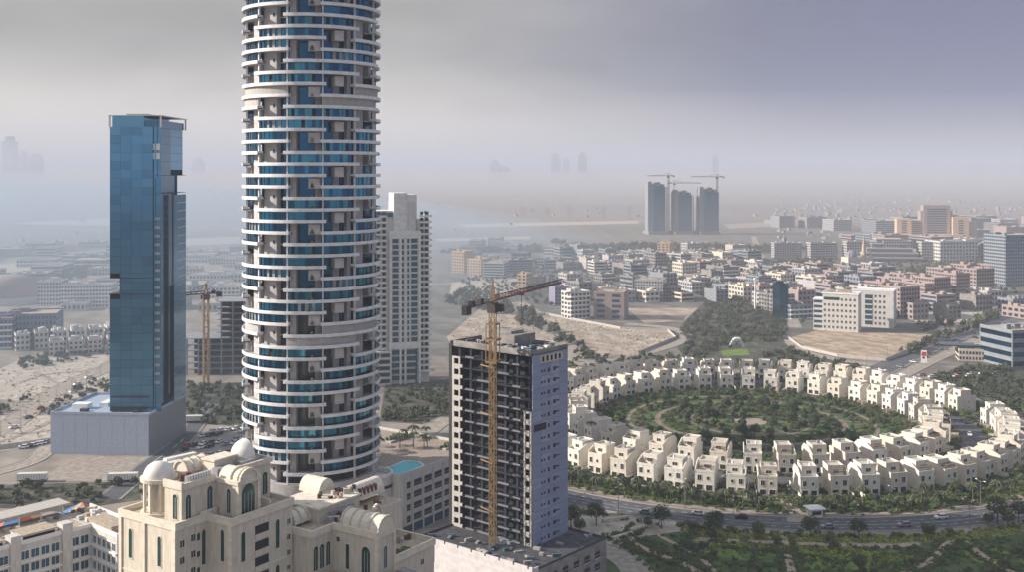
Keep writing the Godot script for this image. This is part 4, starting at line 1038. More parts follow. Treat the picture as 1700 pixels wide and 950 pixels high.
func build_domed_block() -> void:
	framed = true
	var t := thing("domed_apartment_block", "cream apartment block with two white roof domes and arched windows", "apartment block", NEAR, BLOCK_YAW)
	part("wall", MB.new().box(0, 26, 0, 46, -18, 0), M.cream, t)
	part("projecting_wall", MB.new().box(8.4, 26.2, 0, 46, 0, 7.5), M.cream, t)
	part("terrace", MB.new().box(0.4, 25.8, 46, 46.08, -17.6, -0.4).box(8.8, 25.8, 46.0, 46.1, -0.3, 7.1), M.roof_beige, t)
	var pp := MB.new()
	pp.box(-0.3, 0.2, 45.4, 47.0, -18.3, 0.3).box(0.2, 8.4, 45.4, 47.0, -0.2, 0.3).box(8.1, 8.6, 45.4, 47.0, 0.3, 7.8).box(8.6, 26.5, 45.4, 47.0, 7.3, 7.8).box(26.0, 26.5, 45.4, 47.0, -18.3, 7.3).box(0.2, 26, 45.4, 47.0, -18.3, -17.8)
	part("parapet", pp, M.cream_trim, t)
	var line := MB.new()
	for y in [10.5, 20.7, 31.0, 34.2]:
		line.box(-0.12, 0.0, y, y + 0.3, -18, 0.12).box(0, 8.4, y, y + 0.3, 0, 0.12).box(8.28, 8.4, y, y + 0.3, 0.12, 7.62).box(8.4, 26.3, y, y + 0.3, 7.5, 7.62)
	line.box(-0.35, 0.0, 0, 45.4, -10.2, -9.4).box(-0.3, 0, 0, 45.4, -0.9, 0.2).box(-0.3, 0, 0, 45.4, -18.1, -17.2).box(8.1, 8.4, 0, 45.4, 6.6, 7.6)
	part("string_course", line, M.cream_trim, t)
	# tall arched window strips and small square windows
	for k in 4:
		var y := 37.0 - k * 10.2
		for z in [-14.4, -5.0]: slit(t, 0, y, z, LEFT)
		slit(t, 8.4, y + 0.5, 4.8, LEFT, 6.2, 1.2)
		for x in [11.6, 21.6]: slit(t, x, y + (0.2 if k else 0.0), 7.5, FRONT, 5.8, 1.3)
		window(t, win_mesh(1.15, 7.0, "window_green", "cream_trim", true, 0), 7.4, y - 0.8, 0, FRONT)
	for k in 12:
		var y := 42.0 - k * 3.45
		for x in [1.7, 4.6]: window(t, win_mesh(1.3, 1.5, "window_green", "cream_trim", false, 1), x, y - (0.5 if x < 2 else 0.0), 0, FRONT)
		window(t, win_mesh(1.0, 1.3, "window_dark", "cream_trim", k == 0, 0), 6.0, y - 0.3, 0, FRONT)
		window(t, win_mesh(1.1, 1.3, "window_dark", "cream_trim", false, 1), 25.0, y - 0.6, 7.5, FRONT)
		if k > 2: window(t, win_mesh(1.1, 1.3, "window_dark", "cream_trim", false, 1), 21.6, y - 5.4, 7.5, FRONT)
		if k > 1:
			window(t, win_mesh(1.1, 1.3, "window_dark", "cream_trim", false, 1), 0, y - 6, -16.5, LEFT)
			window(t, win_mesh(1.1, 1.3, "window_dark", "cream_trim", false, 1), 0, y - 6, -11.6, LEFT)
		# balconies cut into the projecting front
		var yb := 42.6 - k * 3.45
		part("balcony_recess", MB.new().box(15.0, 19.0, yb - 0.9, yb + 1.0, 7.4, 7.54), M.opening, t)
		part("balcony_front", MB.new().box(14.9, 19.1, yb - 2.0, yb - 0.85, 7.5, 7.95), M.cream, t)
	# upper storeys
	part("upper_wall", MB.new().box(2.1, 26, 46.1, 53.7, -6, -0.6).box(9, 26, 46.1, 53.2, -14, -6), M.cream, t)
	part("gabled_bay", MB.new().box(11.4, 17.4, 46.1, 53.6, -0.6, 6.0), M.cream, t)
	part("upper_right_wall", MB.new().box(17.4, 25.6, 46.1, 54.6, -2.0, 1.2), M.cream, t)
	part("upper_roof", MB.new().box(2.5, 25.6, 53.7, 53.76, -5.6, -1.0), M.roof_grey, t)
	var uc := MB.new()
	uc.box(1.8, 2.3, 53.2, 54.8, -6.2, -0.3).box(2.3, 11.0, 53.2, 54.5, -0.8, -0.3).box(17.2, 26.0, 54.2, 55.3, 1.0, 1.5).box(25.5, 26.0, 54.2, 55.3, -6, 1.0).box(9, 26, 53.2, 54.0, -14.2, -13.8).box(8.8, 9.2, 53.2, 54.2, -13.8, -6)
	part("upper_cornice", uc, M.cream_trim, t)
	window(t, win_mesh(1.5, 4.6, "window_green", "cream_trim", true, 1), 3.8, 46.6, -0.6, FRONT)
	window(t, win_mesh(1.5, 4.6, "window_green", "cream_trim", true, 1), 2.1, 46.8, -2.6, LEFT)
	window(t, win_mesh(1.6, 4.4, "window_blue", "cream_trim", true, 1), 9.6, 47.2, -0.6, FRONT)
	window(t, win_mesh(1.3, 4.6, "window_green", "cream_trim", true, 1), 11.4, 46.7, 3.4, LEFT)
	window(t, win_mesh(3.9, 4.4, "window_green", "cream_trim", true, 3), 14.4, 46.5, 6.0, FRONT)
	window(t, win_mesh(1.6, 4.4, "window_green", "cream_trim", true, 1), 23.9, 47.2, 1.2, FRONT)
	var gp := MB.new()
	gp.box(11.2, 12.0, 46.1, 53.0, 5.8, 6.5).box(16.8, 17.6, 46.1, 53.0, 5.8, 6.5).box(11.0, 17.8, 53.0, 53.8, -0.4, 6.6)
	part("bay_pilaster", gp, M.cream_trim, t)
	part("bay_vault", MB.new().vault(12.0, 16.8, 53.8, -0.4, 6.2, 2.0, false), M.cream_trim, t)
	for z in [6.3, 5.3, 3.2]:
		var rings := MB.new()
		for i in 10:
			var a := PI * i / 10; var b := PI * (i + 1) / 10
			rings.beam(Vector3(14.4 - cos(a) * 2.5, 53.8 + sin(a) * 2.15, z), Vector3(14.4 - cos(b) * 2.5, 53.8 + sin(b) * 2.15, z), 0.5)
		part("vault_rib", rings, M.cream_trim, t)
	part("ramp_wall", MB.new().box(6.5, 11.0, 46.1, 47.6, -0.2, 0.25).box(20, 20.4, 46.1, 48.0, 1.3, 6.8), M.cream_trim, t)
	# corner rotunda and the second, open-fronted dome
	var rc := Vector3(5.0, 46.1, -11.4)
	var drum := part("rotunda_drum", MB.new().cyl(rc, 2.2, 2.2, 7.0, 20), M.cream, t)
	for k in 10:
		var a := TAU * k / 10
		part("rotunda_column", MB.new().cyl(rc + Vector3(sin(a) * 3.1, 0, cos(a) * 3.1), 0.32, 0.28, 7.0, 8), M.cream_trim, drum)
	part("rotunda_ring", MB.new().cyl(rc + Vector3(0, 7.0, 0), 3.9, 4.0, 0.8, 28).cyl(rc, 3.9, 3.9, 0.5, 28), M.cream_trim, t)
	part("dome", MB.new().dome(rc + Vector3(0, 7.8, 0), 3.35, 3.2, 28, 9), M.dome_white, t)
	var d2 := Vector3(23.4, 55.6, -4.2)
	part("half_dome", MB.new().dome(d2, 3.5, 3.6, 24, 9, PI * 0.62, PI * 1.95), M.dome_white, t)
	part("half_dome_drum", MB.new().arc(2.9, 3.7, 53.0, 55.7, PI * 0.6, PI * 1.97, 24), M.cream_trim, t).position = Vector3(23.4, 0, -4.2)
	part("dome_tanks", MB.new().cyl(d2 + Vector3(0.9, -0.6, 0.6), 0.7, 0.7, 1.6, 10).cbox(d2 + Vector3(2.2, -0.6, -0.6), Vector3(1.2, 1.4, 1.2)), M.rust, t)
	part("rear_vault", MB.new().vault(9.5, 15.5, 54.0, -11.8, -7.4, 2.4, true), M.cream_trim, t)
	for x in [9.4, 11.4, 13.4, 15.4]:
		var rr := MB.new()
		for i in 10:
			var a := PI * i / 10; var b := PI * (i + 1) / 10
			rr.beam(Vector3(x, 54 + sin(a) * 2.5, -9.6 - cos(a) * 2.3), Vector3(x, 54 + sin(b) * 2.5, -9.6 - cos(b) * 2.3), 0.45)
		part("vault_rib", rr, M.cream, t)
	part("roof_screen", MB.new().box(4.2, 10.6, 53.76, 55.4, -2.2, -1.2), M.metal_grey, t)
	for k in 9: part("screen_slat", MB.new().box(4.4 + k * 0.7, 4.85 + k * 0.7, 53.8, 55.6, -1.2, -1.1), M.frame_white, t)
	part("lift_room", MB.new().box(13, 19, 53.7, 56.4, -6.5, -3.0).box(12.6, 19.4, 56.4, 56.8, -6.9, -2.6), M.cream_trim, t)
	part("plant_box", MB.new().box(12, 16.5, 53.76, 55.3, -2.6, -0.9).box(18.0, 24.0, 54.6, 55.6, -1.8, 0.0), M.metal_grey, t)
	part("roof_tank", MB.new().cyl(Vector3(5.5, 53.8, -4.6), 0.6, 0.6, 1.3, 10).cyl(Vector3(7.0, 53.8, -4.4), 0.6, 0.6, 1.5, 10).cbox(Vector3(8.6, 53.8, -4.4), Vector3(1.2, 1.0, 1.0)), M.rust, t)

func build_vaulted_block() -> void:
	var t := thing("vaulted_apartment_block", "cream apartment block with four barrel vaults on its roof and a small roof garden", "apartment block", NEAR, BLOCK_YAW)
	part("wall", MB.new().box(26.6, 58, 0, 39.4, -6, 13), M.cream, t)
	part("projecting_bay", MB.new().box(33, 39, 0, 39.8, 13, 26.2), M.cream, t)
	part("lower_wing", MB.new().box(39.2, 54, 0, 32.5, 13, 26.0), M.cream, t)
	part("front_terrace_block", MB.new().box(24, 39.0, 0, 30.0, 26.3, 38).box(20, 33, 0, 30.0, 13.2, 26.1), M.cream, t)
	part("roof", MB.new().box(27, 57.6, 39.4, 39.46, -5.6, 12.6).box(39.4, 53.8, 32.5, 32.56, 13.2, 25.6), M.roof_beige, t)
	var pp := MB.new()
	pp.box(26.3, 33.0, 38.8, 40.4, 12.8, 13.3).box(26.3, 26.8, 38.8, 40.4, -6, 12.8).box(32.7, 33.2, 39.2, 40.7, 13.3, 26.5).box(33.2, 39.3, 39.2, 40.6, 25.9, 26.5).box(39.0, 39.3, 39.2, 40.6, 13, 25.9)
	pp.box(39.3, 54.3, 32, 33.6, 25.8, 26.3).box(53.8, 54.3, 32, 33.6, 13, 25.8)
	pp.box(23.7, 39.3, 29.6, 30.9, 37.8, 38.3).box(23.7, 24.2, 29.6, 30.9, 26.3, 37.8).box(19.7, 20.2, 29.6, 30.9, 13.2, 26.3).box(20.2, 24.0, 29.6, 30.9, 25.8, 26.3).box(38.9, 39.3, 29.6, 30.9, 26.4, 37.8)
	part("parapet", pp, M.cream_trim, t)
	part("terrace_paving", MB.new().box(20.4, 32.8, 30.0, 30.06, 13.5, 25.7).box(24.4, 30, 30.0, 30.05, 26.4, 37.6), M.roof_beige, t)
	part("roof_lawn", MB.new().box(30.2, 38.6, 30.0, 30.12, 26.8, 37.4), M.lawn, t)
	part("roof_cabin", MB.new().box(36.4, 38.4, 30.1, 32.0, 29, 33), M.roof_grey, t)
	# windows
	for k in 3: window(t, win_mesh(1.5, 4.8, "window_green", "cream_trim", true, 1), 27.8 + k * 2.0, 31.2, 13.0, FRONT)
	window(t, win_mesh(1.1, 1.2, "window_dark", "cream_trim", false, 0), 33.0, 36.6, 15.0, LEFT)
	window(t, win_mesh(1.2, 5.6, "window_green", "cream_trim", false, 0), 33.0, 31.0, 17.8, LEFT)
	window(t, win_mesh(2.6, 4.8, "window_green", "cream_trim", true, 2), 33.0, 31.0, 23.2, LEFT)
	window(t, win_mesh(1.2, 4.4, "window_blue", "cream_trim", true, 1), 36.0, 32.0, 26.2, FRONT)
	for k in 7:
		window(t, win_mesh(1.1, 1.4, "window_dark", "cream_trim", false, 1), 20.0, 26.2 - k * 3.4, 15.5, LEFT)
		window(t, win_mesh(1.1, 1.4, "window_dark", "cream_trim", false, 1), 20.0, 26.2 - k * 3.4, 22.5, LEFT)
		window(t, win_mesh(1.1, 1.4, "window_dark", "cream_trim", false, 1), 24.0, 26.2 - k * 3.4, 30.5, LEFT)
		window(t, win_mesh(1.1, 1.4, "window_dark", "cream_trim", false, 1), 27.5, 26.2 - k * 3.4, 38.0, FRONT)
		window(t, win_mesh(1.1, 1.4, "window_dark", "cream_trim", false, 1), 34.0, 26.2 - k * 3.4, 38.0, FRONT)
		window(t, win_mesh(1.2, 1.4, "window_dark", "cream_trim", false, 1), 43.0, 28.6 - k * 3.4, 26.0, FRONT)
		window(t, win_mesh(1.2, 1.4, "window_dark", "cream_trim", false, 1), 49.5, 28.6 - k * 3.4, 26.0, FRONT)
	part("bay_post", MB.new().box(32.8, 33.4, 30.0, 39.2, 25.8, 26.6).box(38.6, 39.2, 30.0, 39.2, 25.8, 26.6), M.cream_trim, t)
	# roof shapes: box with vaults around it
	part("upper_box", MB.new().box(33, 47, 39.4, 42.6, -3, 9), M.cream, t)
	part("upper_box_roof", MB.new().box(32.7, 47.3, 42.6, 43.0, -3.3, 9.3), M.cream_trim, t)
	part("left_vault", MB.new().vault(27.6, 34.0, 40.2, 2.0, 6.8, 2.8, true), M.cream_trim, t)
	part("rear_vault", MB.new().vault(41.0, 46.4, 43.0, -5.0, 1.5, 3.2, false), M.cream_trim, t)
	part("long_vault", MB.new().vault(47.2, 57.5, 40.8, 3.0, 8.0, 3.4, true), M.cream_trim, t)
	part("bay_vault", MB.new().vault(33.2, 39.0, 40.4, 15.5, 26.6, 3.1, false), M.cream_trim, t)
	var slot := MB.new()
	for k in 5: slot.box(48.4 + k * 1.4, 49.1 + k * 1.4, 41.7, 43.4, 6.6, 7.9)
	part("vault_slot", slot, M.rust, t)
	for z in [15.6, 18.2, 20.8, 23.6, 26.5]:
		var rib := MB.new()
		for i in 10:
			var a := PI * i / 10; var b := PI * (i + 1) / 10
			rib.beam(Vector3(36.1 - cos(a) * 2.95, 40.4 + sin(a) * 3.2, z), Vector3(36.1 - cos(b) * 2.95, 40.4 + sin(b) * 3.2, z), 0.42)
		part("vault_rib", rib, M.cream, t)
	for x in [27.6, 29.8, 32.0, 34.2]:
		var rib := MB.new()
		for i in 10:
			var a := PI * i / 10; var b := PI * (i + 1) / 10
			rib.beam(Vector3(x, 40.2 + sin(a) * 2.9, 4.4 - cos(a) * 2.5), Vector3(x, 40.2 + sin(b) * 2.9, 4.4 - cos(b) * 2.5), 0.42)
		part("vault_rib", rib, M.cream, t)
	var arch := MB.new()
	for i in 12:
		var a := PI * i / 12; var b := PI * (i + 1) / 12
		arch.beam(Vector3(47.5 - cos(a) * 2.6, 33.5 + sin(a) * 7.5, 14.0), Vector3(47.5 - cos(b) * 2.6, 33.5 + sin(b) * 7.5, 14.0), 0.7)
	part("open_arch", arch, M.cream_trim, t)
	part("dark_screen", MB.new().box(36, 44, 39.5, 41.6, 9.6, 10.0).box(33.6, 35.0, 39.5, 41.2, 10.5, 12.0), M.metal_grey, t)
	var cl := MB.new()
	for k in 34:
		cl.tint = pick([Color(0.10, 0.04, 0.03), Color(0.3, 0.27, 0.22), Color(0.06, 0.06, 0.06), Color(0.45, 0.4, 0.34)])
		var at := Vector3(R(38, 48), 43.0, R(1.5, 8)) if k < 14 else Vector3(R(34, 52), 39.5, R(9.8, 12.4)) if k < 24 else Vector3(R(40, 53), 32.56, R(15, 25))
		cl.xf = Transform3D(Basis(Vector3.UP, R(0, 3)), at)
		if k % 3: cl.cbox(Vector3.ZERO, Vector3(R(0.5, 1.5), R(0.5, 1.5), R(0.5, 1.2)))
		else: cl.cyl(Vector3.ZERO, 0.5, 0.5, R(0.9, 1.6), 10)
	stuff(part("roof_equipment", cl, M.leaf, t))
	part("dark_garden_bed", MB.new().box(41, 47, 32.56, 33.1, 22.6, 25.4), M.lawn, t)

# ---- the white hotel wings at the lower left
func build_hotel() -> void:
	var t := thing("hotel_wings", "white apartment hotel with two wings at a right angle and rows of blue windows", "hotel", Vector3(-115.7, 0, -298.5), atan2(0.757, 0.65))
	part("wall", MB.new().box(-48, 0, 0, 22.2, -19, 0), M.white_wall, t)
	part("right_wing_wall", MB.new().box(0.02, 9.0, 0, 22.2, -17, 13.7), M.white_wall, t)
	part("roof", MB.new().box(-47.6, -0.2, 22.2, 22.26, -18.6, -0.4).box(0.4, 8.6, 22.2, 22.26, -16.6, 13.3), M.roof_beige, t)
	part("parapet", MB.new().box(-48, 0, 22.2, 23.2, -0.4, 0.1).box(-0.1, 0.4, 22.2, 23.2, 0.1, 13.8).box(0.4, 9.1, 22.2, 23.2, 13.3, 13.8).box(8.6, 9.1, 22.2, 23.2, -17, 13.3), M.frame_white, t)
	part("rear_canopy", MB.new().box(-52, 2, 24.6, 25.3, -22.5, -15.5).box(-52, 2, 22.2, 24.6, -22.3, -21.8), M.light_concrete, t)
	for k in 9: part("canopy_post", MB.new().box(-50 + k * 6.2, -49.6 + k * 6.2, 22.2, 24.6, -16.0, -15.6), M.frame_white, t)
	for k in 3:
		var x := -14.0 - k * 14.0
		part("roof_room", MB.new().box(x - 4.6, x + 4.6, 22.26, 24.0, -7.5, -1.2), M.frame_white, t)
		part("roof_room_top", MB.new().box(x - 4.9, x + 4.9, 24.0, 24.25, -7.8, -0.9), M.roof_beige, t)
		part("roof_room_opening", MB.new().box(x - 4.3, x + 4.3, 22.4, 23.7, -1.2, -1.1), M.opening, t)
		part("buttress", MB.new().box(x + 5.6, x + 8.4, 0, 25.0, -2.5, 0.7), M.white_wall, t)
	part("right_roof_room", MB.new().box(1.0, 6.0, 22.26, 23.6, -3, 9).box(0.8, 6.2, 23.6, 23.85, -3.2, 9.2), M.roof_beige, t)
	for r in 6:
		var y := 18.2 - r * 3.5
		for c in 17:
			var x := -1.9 - c * 2.75
			var near_buttress := false
			for k in 3: near_buttress = near_buttress or absf(x - (-14.0 - k * 14.0 + 7.0)) < 2.2
			if not near_buttress: window(t, win_mesh(2.3, 2.3, "window_blue", "frame_white", false, 1), x, y, 0.0, FRONT)
		for c in 5: window(t, win_mesh(1.7, 2.1, "window_blue", "frame_white", false, 1), 0.0, y, 2.0 + c * 2.5, LEFT)
		part("balcony_line", MB.new().box(-48, -0.1, y - 0.75, y - 0.35, 0.0, 0.5).box(-0.5, 0.0, y - 0.75, y - 0.35, 0.6, 13.6), M.frame_white, t)
	part("end_slot", MB.new().box(3.9, 4.9, 3, 18, 13.7, 13.8), M.tent_blue, t)
	var eq := MB.new()
	for k in 46:
		eq.tint = pick([Color(0.55, 0.55, 0.56), Color(0.35, 0.35, 0.36), Color(0.7, 0.7, 0.7), Color(0.12, 0.12, 0.13), Color(0.4, 0.33, 0.26)])
		eq.xf = Transform3D(Basis(Vector3.UP, R(0, 0.3)), Vector3(R(0.8, 8), 22.26, R(-16, -4)) if k < 22 else Vector3(R(-46, -2), 22.26, R(-14.5, -9.5)))
		eq.cbox(Vector3.ZERO, Vector3(R(0.6, 1.8), R(0.5, 1.5), R(0.6, 1.5)))
	stuff(part("roof_equipment", eq, M.leaf, t))
	# striped canopies beyond the hotel
	var names := ["tall red and orange striped tent canopy behind the white hotel wing", "blue tent canopy at the left edge behind the white hotel wing", "low orange tent canopy right of the red striped one"]
	var spots := [Vector3(-157, 0, -346), Vector3(-172, 0, -350), Vector3(-141, 0, -356)]
	for k in 3:
		var c := thing("tent_canopy", names[k], "canopy", spots[k], 0.4 + k)
		var s: float = [9.0, 9.5, 8.0][k]
		var hh: float = [13.5, 11.0, 11.5][k]
		for q in 8:
			var a := TAU * q / 8; var b := TAU * (q + 1) / 8
			var key: String = [["tent_red", "tent_orange", "tent_red", "tent_blue"], ["tent_blue", "tent_blue", "tent_orange", "tent_blue"], ["tent_orange", "tent_orange", "tent_red", "tent_blue"]][k][q % 4]
			var m := MB.new()
			m.tri(Vector3(0, hh, 0), Vector3(sin(a) * s, 7.6, cos(a) * s), Vector3(sin(b) * s, 7.6, cos(b) * s))
			m.quad(Vector3(sin(a) * s, 7.6, cos(a) * s), Vector3(sin(a) * s, 7.0, cos(a) * s), Vector3(sin(b) * s, 7.0, cos(b) * s), Vector3(sin(b) * s, 7.6, cos(b) * s))
			part("canopy_panel", m, M[key], c)
		for q in 4:
			var a := TAU * q / 4
			part("post", MB.new().cyl(Vector3(sin(a) * s * 0.93, 0, cos(a) * s * 0.93), 0.2, 0.2, 7.2, 8), M.lamp_steel, c)

# ---- the villas
func make_villa(v: int) -> Node3D:
	var o := Node3D.new()
	o.name = "villa"
	var wm: Material = [M.villa_wall, M.villa_wall_b, M.villa_wall, M.villa_wall, M.villa_wall_c, M.villa_wall_b][v]
	var f := 1.0 if v < 3 else -1.0
	o.set_meta("category", "villa")
	var fx := func(a: float, b: float) -> Array: return [minf(a * f, b * f), maxf(a * f, b * f)]
	var bx := func(m: MB, x0: float, x1: float, y0: float, y1: float, z0: float, z1: float) -> void:
		var e: Array = fx.call(x0, x1)
		m.box(e[0], e[1], y0, y1, z0, z1)
	var w := MB.new()
	bx.call(w, -4.4, 4.4, 0, 7.2, -6.6, 6.6)
	part("wall", w, wm, o)
	var up := MB.new()
	bx.call(up, -2.9, 4.4, 7.2, 10.6, -4.2, 3.0)
	var upper := part("upper_room", up, wm, o)
	var rf := MB.new()
	bx.call(rf, -4.1, 4.1, 7.2, 7.26, 3.05, 6.2); bx.call(rf, -2.6, 4.1, 10.6, 10.66, -3.9, 2.7)
	var terrace := part("roof_terrace", rf, M.villa_roof, o)
	var pr := MB.new()
	bx.call(pr, -4.5, 4.5, 7.2, 8.1, 6.3, 6.7); bx.call(pr, 4.15, 4.5, 7.2, 8.3, 3.0, 6.3); bx.call(pr, -4.5, 4.5, 7.2, 8.1, -6.7, -6.3); bx.call(pr, 4.15, 4.5, 7.2, 8.2, -6.3, -4.2)
	bx.call(pr, -3.0, 4.5, 10.6, 11.3, 2.75, 3.1); bx.call(pr, -3.0, 4.5, 10.6, 11.3, -4.3, -3.95); bx.call(pr, 4.2, 4.5, 10.6, 11.3, -3.95, 2.75); bx.call(pr, -3.0, -2.7, 10.6, 11.3, -3.95, 2.75)
	part("parapet", pr, wm, o)
	# side wall with a sloping top
	var fin := MB.new()
	var x0 := -4.55; var x1 := -4.15
	var prof := [Vector2(6.7, 7.0), Vector2(6.7, 8.1), Vector2(1.5, 10.4), Vector2(-4.0, 10.4), Vector2(-6.7, 8.4), Vector2(-6.7, 7.0)]
	var e2: Array = fx.call(x0, x1)
	for k in prof.size():
		var a: Vector2 = prof[k]; var b: Vector2 = prof[(k + 1) % prof.size()]
		fin.quad(Vector3(e2[0], a.y, a.x), Vector3(e2[1], a.y, a.x), Vector3(e2[1], b.y, b.x), Vector3(e2[0], b.y, b.x))
	for k in range(1, prof.size() - 1):
		for x in e2: fin.tri(Vector3(x, prof[0].y, prof[0].x), Vector3(x, prof[k].y, prof[k].x), Vector3(x, prof[k + 1].y, prof[k + 1].x))
	part("side_wall", fin, wm, o)
	for s in [1, -1]:
		var z: float = 6.6 * s
		var turn := FRONT if s > 0 else BACK
		var wl := win_mesh(2.9, 2.1, "opening", "villa_wall", false, 0)
		window(o, wl, -2.2 * f, 0.5, z, turn, "garage_door"); window(o, wl, 2.1 * f, 0.5, z, turn, "garage_door")
		window(o, win_mesh(1.9, 2.2, "window_dark", "villa_wall", false, 1), -2.3 * f * s, 4.1, z, turn)
		window(o, win_mesh(1.3, 1.3, "window_dark", "villa_wall", false, 0), 1.6 * f * s, 4.5, z, turn)
	window(upper, win_mesh(2.6, 1.4, "window_dark", "villa_wall", false, 1), 0.6 * f, 8.2, 3.0, FRONT)
	window(upper, win_mesh(2.6, 1.4, "window_dark", "villa_wall", false, 1), 0.6 * f, 8.2, -4.2, BACK)
	window(o, win_mesh(0.7, 0.9, "window_dark", "villa_wall", false, 0), 4.4 * f, 4.6, 1.5, RIGHT * f)
	window(o, win_mesh(0.7, 0.9, "window_dark", "villa_wall", false, 0), 4.4 * f, 1.6, 1.5, RIGHT * f)
	window(o, win_mesh(0.7, 0.9, "window_dark", "villa_wall", false, 0), -4.4 * f, 4.6, -1.5, LEFT * f)
	match v % 3:
		0: part("water_tank", MB.new().cyl(Vector3(1.8 * f, 10.66, 1.0), 0.6, 0.6, 1.4, 10), M.frame_white, terrace)
		1: part("cooling_unit", MB.new().cbox(Vector3(2.2 * f, 10.66, -2.0), Vector3(1.6, 1.2, 1.1)), M.metal_grey, terrace)
		2:
			var pg := MB.new()
			for k in 6: pg.cbox(Vector3((-2.6 + k * 1.05) * f, 9.4, 4.7), Vector3(0.25, 0.2, 3.0))
			pg.cbox(Vector3(0, 9.2, 6.0), Vector3(6.0, 0.2, 0.2)).cbox(Vector3(-2.8, 7.26, 6.0), Vector3(0.2, 2.0, 0.2)).cbox(Vector3(2.8, 7.26, 6.0), Vector3(0.2, 2.0, 0.2))
			part("pergola", pg, M.bark, terrace)
	var gw := MB.new()
	bx.call(gw, -5.35, -5.1, 0, 1.9, -10, 10.5)
	part("garden_wall", gw, M.villa_wall_b, o)
	return o

func ordinal(k: int) -> String:
	var w := ["first", "second", "third", "fourth", "fifth", "sixth", "seventh", "eighth", "ninth", "tenth", "eleventh", "twelfth"]
	w += ["thirteenth", "fourteenth", "fifteenth", "sixteenth", "seventeenth", "eighteenth", "nineteenth", "twentieth"]
	if k < 20: return w[k]
	var n := k + 1
	if n % 10 == 0: return ["twentieth", "thirtieth", "fortieth", "fiftieth"][n / 10 - 2]
	return ["twenty", "thirty", "forty", "fifty"][n / 10 - 2] + "-" + w[n % 10 - 1]

func build_villas() -> void:
	var proto: Array = []
	framed = false
	for v in 6: proto.append(make_villa(v))
	for e in [["outer", 115.0, 65, -0.10], ["inner", 84.0, 42, 0.02]]:
		var count: int = e[2]
		for k in count:
			var a: float = e[3] + TAU * (k + 0.5 + (0.15 if e[0] == "outer" else 0.0)) / (count + (0.3 if e[0] == "outer" else 0.0))
			var a2 := wrapf(a, -PI, PI)
			if e[0] == "outer" and absf(a2 - 1.68) < 0.085: continue
			if e[0] == "inner" and absf(a2 - 1.68) < 0.05: continue
			var p: Vector2 = RC + Vector2(sin(a), cos(a)) * (e[1] + R(-0.6, 0.6))
			var px := 850.0 + p.x / -p.y * 1800.0
			if px > 765 and px < 925: continue                       # wholly behind the dark unfinished tower
			var v := (k % 2) * 3 + rng.randi() % 3
			var roof: String = ["a roof tank", "a roof cooling unit", "a terrace pergola"][v % 3]
			var half := k if k < count / 2 else count - 1 - k
			var way := "counterclockwise" if k < count / 2 else "clockwise"
			var label := "cream villa with %s, %s ring, %s %s from the front gap" % [roof, e[0], ordinal(half), way]
			var vo := copy(proto[v], Vector3(p.x, 0.05, p.y), atan2(sin(a), cos(a)) + R(-0.03, 0.03), label, "villas of the %s ring" % e[0])
			vo.scale = Vector3(R(0.76, 0.82), R(0.88, 0.99), R(0.8, 0.95))
	for q in proto: q.free()

# ---- blocks of the districts around and behind
func bld(called: String, label: String, category: String, x0: float, x1: float, z: float, h: float, depth: float, turn: float, wall: String, glass: String, floors: int, cols: int, group := "", style := 0) -> Node3D:
	var w := x1 - x0
	var t := thing(called, label, category, Vector3((x0 + x1) / 2, 0, z), deg_to_rad(turn), group)
	part("wall", MB.new().box(-w / 2, w / 2, 0, h, -depth, 0), M[wall], t)
	part("roof", MB.new().box(-w / 2 + 0.3, w / 2 - 0.3, h, h + 0.08, -depth + 0.3, -0.3), M.roof_beige if wall != "white_wall" else M.roof_grey, t)
	var pp := MB.new().parapet(-w / 2, w / 2, -depth, 0, h, 1.0, 0.4)
	part("parapet", pp, M[wall], t)
	var fh := h / floors
	var g := MB.new()
	var bal := MB.new()
	var cw := w / cols
	var dc := maxi(1, int(depth / cw))
	var dw := depth / dc
	for r in floors:
		var y := r * fh + fh * 0.28
		var y1 := y + fh * 0.52
		if style == 1:                                                   # ribbon windows
			g.box(-w / 2 + 0.8, w / 2 - 0.8, y, y1, 0, 0.1); g.box(-w / 2 - 0.1, -w / 2, y, y1, -depth + 0.8, -0.8); g.box(w / 2, w / 2 + 0.1, y, y1, -depth + 0.8, -0.8)
		else:
			for c in cols: g.box(-w / 2 + cw * (c + 0.2), -w / 2 + cw * (c + 0.8 - R(0, 0.15)), y, y1, 0, 0.1)
			if style != 3:
				for c in dc:
					g.box(-w / 2 - 0.1, -w / 2, y, y1, -dw * (c + 0.8), -dw * (c + 0.2)); g.box(w / 2, w / 2 + 0.1, y, y1, -dw * (c + 0.8), -dw * (c + 0.2))
		if style == 2: bal.box(-w / 2, w / 2, y - fh * 0.3, y - fh * 0.02, 0, 1.0)
	stuff(part("window", g, M[glass], t))
	if style == 2: part("balcony_band", bal, M.frame_white, t)
	for k in 2 + rng.randi() % 3:
		part("roof_room", MB.new().cbox(Vector3(R(-w * 0.35, w * 0.35), h + 0.08, -R(depth * 0.2, depth * 0.8)), Vector3(R(2, maxf(2.5, w * 0.25)), R(1.5, 3.2), R(2, 5))), M[wall], t)
	return t

